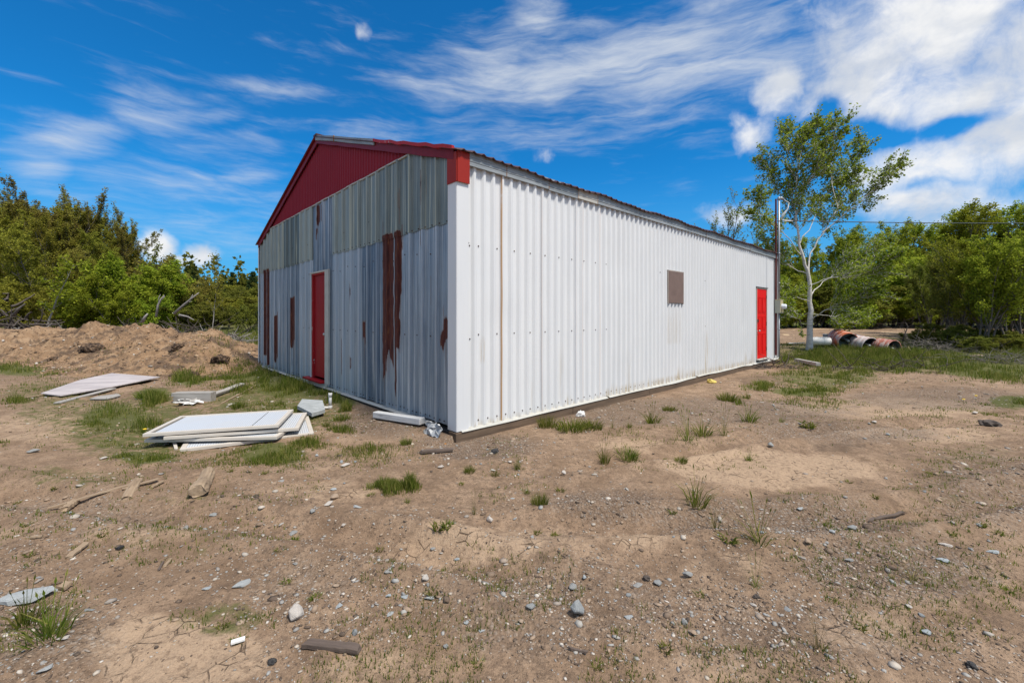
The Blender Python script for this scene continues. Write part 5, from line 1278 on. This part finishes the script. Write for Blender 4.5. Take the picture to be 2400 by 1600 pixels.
for u, v, l in [(338,1024,'yellow dandelion beside the left end of the white panels'),(2287,940,'yellow dandelion, upper of the pair at the far right'),(2258,949,'yellow dandelion, lower of the pair at the far right')]: dandelion(u, v, l)

# ------------------------------------------------------------------ boards, logs, scrap
def poly_slab(name, pts, th, mat, label, cat, lift=.02, zs=None, bevel=0):
    P = [gp(u, v) for u, v in pts]; c = sum(P, Vector()) / len(P)
    zz = zs or [max(0, 0)] * len(P)
    T = [Vector((p.x - c.x, p.y - c.y, p.z - c.z + lift + z)) for p, z in zip(P, zz)]
    # flatten onto one sloping sheet
    n = len(T); V = [t for t in T] + [t - Vector((0, 0, th)) for t in T]
    F = [tuple(range(n)), tuple(range(2 * n - 1, n - 1, -1))] + [(i, i + n, (i + 1) % n + n, (i + 1) % n) for i in range(n)]
    o = MB().add(V, F).build(name, [mat], None, bevel=bevel, loc=c)
    return tag(o, label, cat)
def plank(name, a, b, w, th, mat, label, cat, za=0., zb=0., roll=0., ends=True, jag=0.):
    pa, pb = gp(*a) + Vector((0, 0, za + th / 2)), gp(*b) + Vector((0, 0, zb + th / 2))
    d = pb - pa; L = d.length; n = 10; V = []; rj = random.Random(int(a[0] * 7 + b[1]))
    for i in range(n + 1):
        x = -L / 2 + L * i / n; j = jag * rj.uniform(-1, 1)
        if i in (0, n): x += jag * rj.uniform(-1, .2) * (1 if i else -1)
        for (y, z) in ((-w / 2 + j * .3, -th / 2), (w / 2 + j * .4, -th / 2), (w / 2 + j * .4, th / 2), (-w / 2 + j * .3, th / 2)): V.append((x + (jag * rj.uniform(-1, 1) if i in (0, n) else 0), y, z + j * .06))
    F = [(i * 4 + k, i * 4 + (k + 1) % 4, (i + 1) * 4 + (k + 1) % 4, (i + 1) * 4 + k) for i in range(n) for k in range(4)] + [(3, 2, 1, 0), (n * 4, n * 4 + 1, n * 4 + 2, n * 4 + 3)]
    o = MB().add(V, F).build(name, [mat], None, bevel=min(th, w) * .12)
    o.location = (pa + pb) / 2; o.rotation_mode = 'QUATERNION'
    o.rotation_quaternion = d.to_track_quat('X', 'Z') @ Euler((roll, 0, 0)).to_quaternion()
    return tag(o, label, cat)
def log(name, a, b, r0, r1, mat, label, cat, seed=0):
    pa, pb = gp(*a), gp(*b); d = pb - pa; L = d.length; n, m = 14, 16; V = []; rng = np.random.default_rng(seed)
    prof = 1 + .30 * (rng.random(m) - .5); prof = (prof + np.roll(prof, 1)) / 2
    for i in range(n + 1):
        t = i / n; r = r0 + (r1 - r0) * t; e = 1 - .12 * (i in (0, n))
        for k in range(m):
            a_ = 2 * math.pi * k / m; q = r * e * prof[k] * (1 + .14 * (rng.random() - .5)); x = -L / 2 + L * t + (rng.uniform(-1, 1) * .25 * r0 if i in (0, n) else 0)
            V.append((x, q * math.cos(a_), q * .8 * math.sin(a_) + .015 * math.sin(t * 5 + seed)))
    F = [(i * m + k, i * m + (k + 1) % m, (i + 1) * m + (k + 1) % m, (i + 1) * m + k) for i in range(n) for k in range(m)] + [tuple(range(m))[::-1], tuple(n * m + k for k in range(m))]
    o = MB().add(V, F).build(name, [mat], None)
    o.location = (pa + pb) / 2 + Vector((0, 0, max(r0, r1) * .55)); o.rotation_euler = (0, math.asin(max(-1, min(1, -d.z / L))), math.atan2(d.y, d.x))
    return tag(o, label, cat)
poly_slab('plywood_sheet', [(96,927),(142,933),(262,914),(330,901),(375,890),(262,885),(190,900)], .018, M_ply, 'large weathered grey plywood sheet lying in front of the mound', 'plywood', .05, [0, 0, .02, .03, .02, .06, .05])
plank('board', (134,947), (265,914), .11, .022, M_grey_wood, 'narrow grey board sticking out from under the plywood sheet', 'board', .01, .02)
poly_slab('board_scrap', [(210,938),(252,938),(283,930),(277,926),(228,932)], .018, M_grey_wood, 'short grey scrap of board right of the narrow grey board', 'board', .03)
plank('stick', (55,935), (100,928), .035, .02, M_drift, 'thin stick lying off the left tip of the plywood sheet', 'stick', .01, .02)
blk = gp(457, 940); b = MB(); b.box((0, 0, .085), (.60, .16, .17)); b.span((-.34, -.07, .10), (-.30, .07, .165))
tag(b.build('timber_block', [M_grey_wood], None, bevel=.008, loc=(blk.x, blk.y, blk.z - .01), rot=(0, 0, R(4))), 'short squared grey timber standing on its edge behind the leaning plank', 'timber')
plank('plank', (448,948), (570,908), .09, .05, M_grey_wood, 'long splintered grey plank leaning over the white shards', 'plank', .01, .05, .2, jag=.03)
plank('batten', (520,946), (600,905), .03, .018, M_drift, 'thin pale batten lying alongside the splintered plank', 'stick', .0, .01)
def shards(u0, v0, u1, v1, n, seed, label):
    rng = random.Random(seed); c = gp((u0 + u1) / 2, (v0 + v1) / 2); b = MB()
    for i in range(n):
        p = gp(rng.uniform(u0, u1), rng.uniform(v0, v1)) - c; a = rng.random() * 6.28; w, l = rng.uniform(.02, .05), rng.uniform(.06, .16)
        rm = Matrix.Rotation(a, 3, 'Z') @ Matrix.Rotation(rng.uniform(-.5, .5), 3, 'X') @ Matrix.Rotation(rng.uniform(-.4, .4), 3, 'Y')
        P = [rm @ Vector(q) + p + Vector((0, 0, .03 + .01 * (i % 3))) for q in ((-l, -w, 0), (l, -w * .4, .0), (l * .7, w, 0), (-l * .8, w * .8, 0), (-l, -w, -.006), (l, -w * .4, -.006), (l * .7, w, -.006), (-l * .8, w * .8, -.006))]
        b.add(P, [(0, 1, 2, 3), (7, 6, 5, 4), (0, 4, 5, 1), (1, 5, 6, 2), (2, 6, 7, 3), (3, 7, 4, 0)])
    tag(b.build('broken_sheet', [M_whitescrap], None, loc=c), label, 'scrap')
shards(412, 940, 470, 950, 12, 4, 'shattered white sheet under the leaning plank')
# white framed panels
def panel(cx, cy, z, rz, L, Wd, label, tilt=(0, 0), rail=True, gap=None, split=None):
    zg = float(gh(cx, cy)); e = empty('framed_panel', (cx, cy, zg + z), rz); e.rotation_euler = (tilt[0], tilt[1], rz)
    tag(e, label, 'panel', 'white framed panels stacked on the grass'); t = .034; f = MB()
    f.span((-L / 2, -Wd / 2, -t / 2), (L / 2, -Wd / 2 + .045, t / 2)); f.span((-L / 2, Wd / 2 - .045, -t / 2), (L / 2, Wd / 2, t / 2))
    f.span((-L / 2, -Wd / 2 + .045, -t / 2), (-L / 2 + .05, Wd / 2 - .045, t / 2)); f.span((L / 2 - .05, -Wd / 2 + .045, -t / 2), (L / 2, Wd / 2 - .045, t / 2))
    f.build('frame', [M_vinyl], e, bevel=.003)
    x0 = -L / 2 + .05 + (gap or 0); s = MB()
    if split:
        s.span((x0, -Wd / 2 + .045, -.006), (split - .006, Wd / 2 - .045, .008)); s.span((split + .006, -Wd / 2 + .045, -.006), (L / 2 - .05, Wd / 2 - .045, .008))
    else: s.span((x0, -Wd / 2 + .045, -.006), (L / 2 - .05, Wd / 2 - .045, .008))
    s.build('mesh_sheet', [M_panel], e)
    if gap:
        g_ = MB(); g_.span((-L / 2 + .05, -Wd / 2 + .045, -.012), (x0, Wd / 2 - .045, -.006)); g_.build('gasket', [M_dark], e)
    if split:
        g_ = MB(); g_.span((split - .006, -Wd / 2 + .045, -.010), (split + .006, Wd / 2 - .045, .004)); g_.build('seam', [M_dark], e)
panel(-3.185, 5.23, .045, R(29.5), 1.30, .90, 'bottom panel of the white stack, turned askew with its right corner sticking out', (.02, 0))
panel(-3.40, 5.19, .090, R(7), 1.37, .90, 'third panel down in the white stack, its near edge sticking out at the left', (.0, .01))
panel(-3.31, 5.26, .130, R(20), 1.32, .90, 'second panel of the white stack, jutting out to the right under the top one', (-.01, .015))
panel(-3.48, 5.20, .172, R(17.2), 1.31, .90, 'topmost panel of the white stack with a dark seam across its sheet', (-.01, .0), gap=.03, split=.36)
plank('frame_strip', (402,1028), (465,1020), .035, .03, M_drift, 'broken pale rail with a rusty end beside the panel stack', 'strip', .085, .095, jag=.012)
plank('frame_strip', (405,1037), (413,1055), .03, .02, M_vinyl, 'short cream rail leaning under the left end of the panel stack', 'strip', .06, .0)
plank('frame_strip', (578,1040), (607,1022), .06, .02, M_white_paint, 'short white board in the grass before the panel stack', 'board', .02, .05)
poly_slab('stone_slab', [(697,966),(708,954),(756,957),(762,975),(731,985)], .05, M_slate, 'grey stone slab lying behind the right end of the white panels', 'slab', .10, [0, .03, .03, .0, .0])
pv = gp(774, 958); b = MB(); b.tube([(0, 0, 0), (0, 0, .25)], .022, 12); b.tube([(0, 0, .19), (0, 0, .25)], .028, 12); b.tube([(0, 0, 0), (0, 0, .05)], .030, 12)
b.tube([(0, 0, .02), (-.10, -.03, .025), (-.24, -.04, .03)], .022, 10); b.tube([(-.19, -.037, .028), (-.26, -.042, .03)], .03, 10)
tag(b.build('drain_pipe', [M_white_paint], None, True, loc=pv), 'white plastic pipe standing upright with an elbow by the front wall', 'pipe')
plank('post', (880,981), (990,1000), .10, .085, M_white_paint, 'white flaking post lying against the bottom of the front wall', 'post', .02, .03)
def crumple(u, v, s, mat, label, cat, seed, name, flat=.5):
    p = gp(u, v); rng = np.random.default_rng(seed); bm = bmesh.new(); bmesh.ops.create_icosphere(bm, subdivisions=3, radius=1.)
    for vv in bm.verts:
        c = vv.co; q = vnoise(np.array([c.x * 2.3 + seed + c.z]), np.array([c.y * 2.3 - c.z * 1.3]), 3)[0] + .6 * vnoise(np.array([c.x * 6 + c.z * 3]), np.array([c.y * 6 + seed]), 5)[0]
        vv.co = c * (.55 + .62 * q); vv.co.z *= flat
    me = bpy.data.meshes.new(name); bm.to_mesh(me); bm.free(); o = link(name, me, mat)
    o.location = p + Vector((0, 0, s * flat * .45)); o.scale = (s, s * .8, s); o.rotation_euler = (0, 0, seed); return tag(o, label, cat)
cf = gp(1024, 1016)
def torn_flashing():
    rng = np.random.default_rng(3); n, m = 9, 7; V = []
    for i in range(n):
        for j in range(m):
            V.append((-.15 + .30 * i / (n - 1) + rng.normal(0, .014), -.03 - .07 * (j / (m - 1)) ** 1.5 + rng.normal(0, .018), .14 - .15 * j / (m - 1) * (.7 + .5 * rng.random())))
    F = [(i * m + j, (i + 1) * m + j, (i + 1) * m + j + 1, i * m + j + 1) for i in range(n - 1) for j in range(m - 1) if rng.random() > .06]
    o = MB().add(V, F).build('torn_flashing', [M_crumple], None, loc=cf, rot=(0, 0, R(-47) + 0)); so = o.modifiers.new('t', 'SOLIDIFY'); so.thickness = .003
    tag(o, 'torn crumpled strip of grey metal hanging at the bottom of the near shed corner', 'flashing')
torn_flashing()
plank('strap', (1043,1030), (1088,1026), .022, .012, M_orange, 'orange plastic strip lying below the near shed corner', 'strip')
crumple(1361,975,.06,M_whitescrap,'scrap of white and tan paper sticking up by the side wall sill','scrap',3,'paper_scrap',.9)
crumple(1666,897,.09,M_yellow,'crushed yellow carton lying near the side wall','scrap',5,'carton',.6)
b = MB(); b.box((0, 0, .01), (.055, .022, .012)); wp = gp(558, 1508)
tag(b.build('plastic_tag', [M_whitescrap], None, bevel=.002, loc=wp + Vector((0, 0, .006)), rot=(0, 0, .5)), 'small bright white plastic piece on the foreground dirt', 'scrap')
crumple(2275,1562,.02,M_black,'crumpled black rag near the bottom right corner','rag',7,'black_rag',.6)
crumple(638,1552,.018,M_black,'small black clod near the bottom left of the yard','clod',9,'dark_clod',.6)
crumple(1160,1060,.05,M_black,'dark clod of earth near the shed corner','clod',11,'dark_clod',.5)
crumple(2317,996,.09,M_deaddark,'dark clod of earth before the green verge at the right','clod',12,'dark_clod',.5)
crumple(1772,1400,.016,M_deaddark,'dark curled scrap in the right foreground','scrap',13,'dark_scrap',.6)
crumple(1515,1358,.022,M_deaddark,'small brown clod behind the dark grey block of stone','clod',14,'dark_clod',.6)
plank('dark_plank', (712,1512), (842,1530), .040, .022, M_darkwood, 'dark weathered plank with a pointed end in the foreground', 'plank', .0, .008, jag=.008)
log('weathered_log', (489,1112), (462,1166), .050, .068, M_drift, 'thick bleached log with a broken end on the dirt left of centre', 'log', 3)
log('weathered_log', (324,1130), (297,1173), .034, .040, M_drift, 'thinner bleached log lying among wood splinters', 'log', 6)
plank('splinter', (112,1195), (305,1140), .030, .012, M_drift, 'long thin wood splinter running left from the thinner log', 'splinter', .008, .012, jag=.012)
plank('splinter', (285,1150), (370,1128), .030, .012, M_drift, 'wood splinter poking out right of the thinner log', 'splinter', .006, .02, jag=.012)
plank('splinter', (352,1146), (385,1130), .022, .012, M_drift, 'short wood splinter to the right of the thinner log', 'splinter', .004, .01, jag=.012)
plank('splinter', (300,1160), (320,1140), .018, .01, M_drift, 'thin splinter leaning on the thinner log', 'splinter', .006, .03, jag=.01)
plank('splinter', (158,1312), (203,1277), .035, .014, M_drift, 'flat pale wood chip in the left foreground', 'splinter', .004, .008, jag=.012)
plank('splinter', (148,1200), (180,1180), .045, .03, M_drift, 'stubby wood chunk at the left end of the long splinter', 'splinter', .004, .012, jag=.02)
plank('splinter', (385,1330), (400,1312), .016, .008, M_drift, 'small pale wood chip left of centre', 'splinter', .003, .004, jag=.006)
plank('splinter', (372,1338), (382,1318), .012, .008, M_darkwood, 'small dark wood chip beside the pale one left of centre', 'splinter', .003, .004, jag=.006)
plank('splinter', (272,1290), (290,1282), .022, .012, M_black, 'short black chip of burnt wood on the left', 'splinter', .003, .004, jag=.006)
plank('splinter', (140,1385), (165,1372), .045, .02, M_drift, 'tan wood chip just right of the slate slab', 'splinter', .004, .01, jag=.015)
plank('splinter', (70,1262), (102,1259), .02, .01, M_drift, 'pale sliver of wood at the left side of the yard', 'splinter', .004, .004, jag=.008)
plank('stick', (1335,1525), (1380,1536), .010, .009, M_darkwood, 'dark curved twig right of centre in the foreground', 'stick', .006, .010, jag=.01)
plank('stick', (985,1064), (1065,1058), .05, .03, M_darkwood, 'dark warped strip lying before the near shed corner', 'stick', .01, .01, jag=.02)
plank('stick', (2040,1222), (2120,1205), .02, .012, M_darkwood, 'thin dark stick in the gravel on the right', 'stick', .006, .012, jag=.02)
plank('timber', (1866,851), (1918,862), .13, .10, M_grey_wood, 'grey squared timber lying in the grass below the birch', 'timber', .05, .05)
plank('board', (1848,811), (1886,809), .06, .03, M_whitescrap, 'thin white board in the grass left of the birch trunk', 'board', .10, .10)
crumple(2291,838,.15,M_rock_tan,'brownish block in the grass under the right hand bushes','block',21,'brick_lump',.5)
crumple(2312,842,.09,M_whitescrap,'white scrap beside the brownish block under the right hand bushes','scrap',22,'white_scrap',.6)
plank('stick', (2128,826), (2152,848), .010, .010, M_drift, 'pale bent stick in the grass right of the drums', 'stick', .22, .06)
# mound clods, sticks
def clod(u, v, s, seed, label, name='earth_clod'):
    p = gp(u, v, True); bm = bmesh.new(); bmesh.ops.create_icosphere(bm, subdivisions=4, radius=1.)
    for vv in bm.verts:
        c = vv.co; q = vnoise(np.array([c.x * 2 + seed + c.z]), np.array([c.y * 2 - c.z * 1.3]), 3)[0] + .5 * vnoise(np.array([c.x * 6 + c.z * 3]), np.array([c.y * 6 + seed]), 5)[0] + .35 * vnoise(np.array([c.x * 15 + c.z * 7]), np.array([c.y * 15 + seed]), 5)[0]
        vv.co = c * (.45 + .62 * q); vv.co.z *= .62
    me = bpy.data.meshes.new(name); bm.to_mesh(me); bm.free(); o = link(name, me, M_peat); o.location = p + Vector((0, 0, s * .22)); o.scale = (s, s * .75, s); o.rotation_euler = (0, 0, seed)
    return tag(o, label, 'clod')
def mat_peat():
    m, g = new_mat('dark_turf'); o = g.obj(); n = g.noise(o, 2.4, 8, .7)
    c = g.ramp(n, [(.34, (.035, .025, .020)), (.48, (.09, .065, .050)), (.60, (.26, .17, .105))]); g.out(g.pbr(c, .95, 0, g.bump(g.noise(o, 9, 8, .75), 1., .05), .1)); return m
M_peat = mat_peat()
clod(382,806,.34,1,'big dark turf covered clod on the crest of the dirt mound'); clod(345,822,.22,2,'dark clod left of the big turf clod on the mound')
clod(518,858,.20,3,'dark peaty clod at the right foot of the mound'); clod(418,850,.16,4,'small dark clod at the foot of the mound'); clod(440,815,.30,5,'dark clod right of the big turf clod')
clod(490,800,.20,6,'dark clod on the right shoulder of the mound'); clod(215,828,.26,7,'long dark clod on the left part of the mound front'); clod(300,790,.26,8,'dark clod behind the big turf clod'); clod(455,872,.12,9,'smallest dark clod on the ground before the mound'); clod(40,778,.22,10,'dark clod near the left end of the mound'); clod(125,845,.14,12,'dark lump low on the left of the mound')
def mstick(a, b, r, label):
    pa, pb = gp(*a, True) + Vector((0, 0, .03)), gp(*b, True) + Vector((0, 0, .05)); c = (pa + pb) / 2
    tag(MB().tube([pa - c, Vector((0, .01, .02)), pb - c], [r, r * .9, r * .6], 6).build('stick', [M_drift], None, loc=c), label, 'stick')
mstick((28, 795), (46, 818), .035, 'pale stick lying down the left part of the mound'); mstick((20, 768), (34, 764), .03, 'short pale stick on top of the left end of the mound')
for u, v, w, l in [(105,789,14,'white stone on the face of the mound, leftmost of three'),(132,786,12,'white stone on the face of the mound, in the middle of three'),(187,788,10,'white stone on the face of the mound, rightmost of three'),(125,862,9,'white stone at the left foot of the mound')]:
    p = gp(u, v, True); o = stone(u, v, w, 0, M_rock_pale, l); s = w / 998 * p.y / 2; o.location = p + Vector((0, 0, s * .2)); o.scale = (s, s * .8, s * .8)
# brush heaps and dead branches
def brush(u, y, wid, h, n, seed, mat, label, rr=(.008, .03), zoff=0., name='brush_heap', flat=.5, cat='brush'):
    rng = np.random.default_rng(seed); x0 = (u - 1200) / 998 * y; zg = float(htot(x0, y)) + zoff; polys = []
    for i in range(n):
        a = rng.random() * 6.28; c = np.array([rng.normal(0, wid * .32), rng.normal(0, wid * .15), abs(rng.normal(0, h * .30))]); L = wid * rng.uniform(.15, .5)
        d = np.array([math.cos(a), math.sin(a), rng.normal(.1, .35) * flat * 2]); P = [c]
        for k in range(5): d = d + rng.normal(0, .22, 3); P.append(P[-1] + d / np.linalg.norm(d) * L / 5)
        P = np.array(P); P[:, 2] = np.maximum(P[:, 2], .0); polys.append((P, np.linspace(1, .35, 6) * rng.uniform(*rr), 0))
    V, F = np_tubes(polys, lambda l: 5); o = link(name, fast_mesh(name, V, F), mat, smooth=True); o.location = (x0, y, zg); return tag(o, label, cat)
brush(425,19.5,3.2,1.0,260,1,M_deaddark,'large dark heap of cut branches behind the dirt mound',zoff=.05); brush(140,18.6,2.6,.7,130,2,M_deadwood,'grey driftwood like tangle of branches below the pale sapling',zoff=.1)
brush(40,18.2,2.6,.9,130,3,M_deadwood,'grey tangle of dead branches at the far left behind the mound',zoff=.1); brush(535,19.5,2.0,.6,100,4,M_deadwood,'small grey heap of branches near the left corner of the shed',zoff=.05); brush(235,18.8,1.6,.5,60,5,M_deadwood,'low grey branches at the edge of the bright green shrubs')
brush(18,19.3,2.2,1.7,160,6,M_deaddark,'dark brown uprooted stump with tangled roots at the far left',(.02,.07),.2,'root_stump',1.,'stump'); brush(470,19.0,2.4,.7,120,8,M_deadwood,'grey branches lying over the right end of the dark brush heap')
brush(2185,16.2,1.9,.5,170,7,M_twig,'grey heap of dead twigs under the right hand bushes',(.005,.016)); brush(2340,13.2,2.4,.15,110,9,M_twig,'low scatter of grey twigs at the right edge of the yard',(.004,.012)); brush(2020,31.2,4.5,.8,120,10,M_deaddark,'dark brush lying along the far side of the track')
brush(1800,12.2,1.6,.12,70,11,M_deaddark,'dark roots and twigs scattered before the far door',(.006,.02)); brush(2080,11.6,2.2,.14,70,12,M_deaddark,'scattered dark twigs on the edge of the green verge',(.005,.014))
def snag(pts, y, r, label, forks=(), name='dead_branch', mat=None):
    P = [at(u, v, y) for u, v in pts]; c = P[0].copy(); b = MB(); b.tube([p - c for p in P], np.linspace(r, r * .35, len(P)).tolist(), 7)
    for f in forks: Q = [at(u, v, y + .15) - c for u, v in f]; b.tube(Q, np.linspace(r * .5, r * .2, len(Q)).tolist(), 5)
    o = b.build(name, [mat or M_deadwood], None, True, loc=c); return tag(o, label, 'branch')
snag([(366,742),(370,715),(378,700),(385,692)],19,.05,'upright bleached branch forked at the top above the dark brush heap',[[(372,712),(372,698),(376,690)],[(376,702),(382,700),(386,694)]])
snag([(408,735),(430,715),(448,700),(466,686)],19,.06,'long bleached branch slanting up from the dark brush heap',[[(425,720),(440,708),(450,706)],[(440,708),(448,697),(452,690)]])
snag([(30,740),(45,722),(58,712)],18.4,.07,'brown root arching up among the dead branches at the far left',mat=M_bark)
snag([(333,755),(340,742),(346,735)],18,.07,'short bleached stump leaning in front of the dark brush heap')
snag([(420,738),(440,742),(455,750)],18.8,.05,'bleached branch lying across the dark brush heap')
snag([(2115,800),(2122,780),(2128,765),(2122,755)],15.2,.025,'dark bent stick rising behind the third drum',[[(2122,780),(2118,768)]],'dark_stick',M_deaddark)

# ------------------------------------------------------------------ drums in the grass beyond the birch
def mat_drum(name, c1, c2, c3):
    m, g = new_mat(name); o = g.obj(); n = g.noise(g.map(o, scale=(2.2, 2.2, 7)), 1.3, 7, .65, .3)
    c = g.ramp(n, [(.34, c1), (.50, c2), (.60, c3), (.72, c2)]); ru = g.rng(g.noise(o, 5, 7, .7), .60, .70, 0, .8); c = g.mix(ru, c, (.14, .05, .025))
    g.out(g.pbr(c, .55, 0, g.bump(n, .2, .01))); return m
M_drum = [mat_drum('drum_orange', (.36, .07, .03), (.55, .14, .06), (.60, .50, .46)), mat_drum('drum_pale', (.30, .12, .09), (.58, .50, .50), (.64, .60, .62)), mat_drum('drum_rust', (.22, .06, .04), (.40, .15, .11), (.55, .47, .44))]
M_drumin = mat_flat('drum_inside', (.13, .15, .155), .6, .2, .3, 3); M_drumend = mat_flat('drum_baffle', (.27, .31, .31), .55, .2, .25, 3)
def drum(u, v, y, wpx, mat, label, yaw, pitch, L=1.05):
    c = at(u, v, y); r = wpx / 998 * y / 2; e = empty('steel_drum', tuple(c)); e.rotation_euler = (R(90 + pitch), 0, R(yaw)); tag(e, label, 'drum', 'old steel drums lying in the grass')
    # local +z is the open mouth, facing the yard
    b = MB(); pr = [(r * .99, 0), (r * 1.04, .0), (r * 1.045, -.03), (r, -.05)]
    for zz in (.33, .66): pr += [(r, -L * zz + .03), (r * 1.03, -L * zz), (r, -L * zz - .03)]
    pr += [(r * .99, -L + .04), (r * .93, -L), (0, -L)]; b.lathe(pr, 32); b.build('shell', [mat], e, True)
    b = MB(); b.lathe([(r * .99, 0), (r * .97, -.03), (r * .965, -L + .06)], 32); b.build('inner_wall', [M_drumin], e, True)
    b = MB(); b.lathe([(r * .965, -.36), (r * .5, -.40), (0, -.41)], 28); b.build('baffle', [M_drumend], e, True)
    for k in range(2):
        a = .5 + k * 2.3; f = MB(); f.box((r * .45 * math.cos(a), r * .45 * math.sin(a), -.20), (r * .9, .02, .30), Matrix.Rotation(a, 3, 'Z') @ Matrix.Rotation(.35, 3, 'X')); f.build('fin', [M_black], e)
    b = MB(); b.tube([(r * .05, r * .1, -.42), (r * .05, r * .1, -.04)], .05, 10); b.build('hub', [M_drumend], e, True)
    return e
drum(1989,802,16.6,43,M_drum[0],'faded orange steel drum with white bands, largest and leftmost of the open drums',-8,12,.8)
drum(2040,813,16.2,43,M_drum[1],'pale pinkish white open drum between the orange and the rusty one',6,9,.65)
drum(2095,820,15.8,45,M_drum[2],'rusty red and white open drum, rightmost and lowest of the drums',14,7,.6)
bc = at(1945, 790, 17.6); e = empty('metal_tub', tuple(bc - Vector((0, 0, .30)))); tag(e, 'upright bluish metal tub behind the birch trunk beside the orange drum', 'tub')
MB().lathe([(.20, 0), (.245, .40), (.255, .42), (.245, .425), (.235, .40), (.19, .03), (0, .03)], 24).build('tub_body', [M_galv_tub := mat_flat('tub_metal', (.40, .43, .45), .5, .3, .2, 6)], e, True)
MB().lathe([(.245, .27), (.250, .28), (.245, .29)], 24).build('rim_band', [M_steel], e, True)
pc = at(1922, 799, 17.0); e = empty('white_barrel', tuple(pc)); e.rotation_euler = (R(90), 0, R(80)); tag(e, 'white barrel lying on its side in the grass right of the birch trunk', 'barrel')
MB().lathe([(0, -.36), (.13, -.36), (.155, -.34), (.16, 0), (.155, .34), (.13, .36), (0, .36)], 22).build('barrel_body', [M_whitescrap], e, True)
b = MB(); b.lathe([(.157, -.12), (.168, -.10), (.157, -.08)], 22); b.lathe([(.157, .08), (.168, .10), (.157, .12)], 22); b.build('hoop', [M_cable], e, True)
sc_ = at(2013, 787, 17.8); b = MB(); b.lathe([(.42, 0), (.45, .05), (.40, .10), (.2, .14), (0, .15)], 20); b.lathe([(.43, .05), (.50, .055), (.47, .02)], 20)
tag(b.build('dented_lid', [M_drumin], None, True, loc=sc_ - Vector((0, 0, .1)), rot=(.15, .25, 0)), 'dark dented metal lid lying behind the drums', 'lid')
crumple(2017,812,.12,M_whitescrap,'pale block lying between the orange and the pinkish drum','block',31,'pale_block',.7)

# ------------------------------------------------------------------ overhead cable
def cable():
    A = shed_world(12.31 + .32, -.125 - .30, 4.42); A = Vector((A.x, A.y, A.z)); B = at(2900, 506, 24.); pts = []
    for i in range(41):
        t = i / 40; p = A.lerp(B, t); p.z -= .38 * 4 * t * (1 - t) * .55; pts.append(p - A)
    tag(MB().tube(pts, .014, 6).build('power_cable', [M_wire], None, True, loc=A), 'thin dark overhead cable running right from the service mast across the trees', 'cable')
cable()
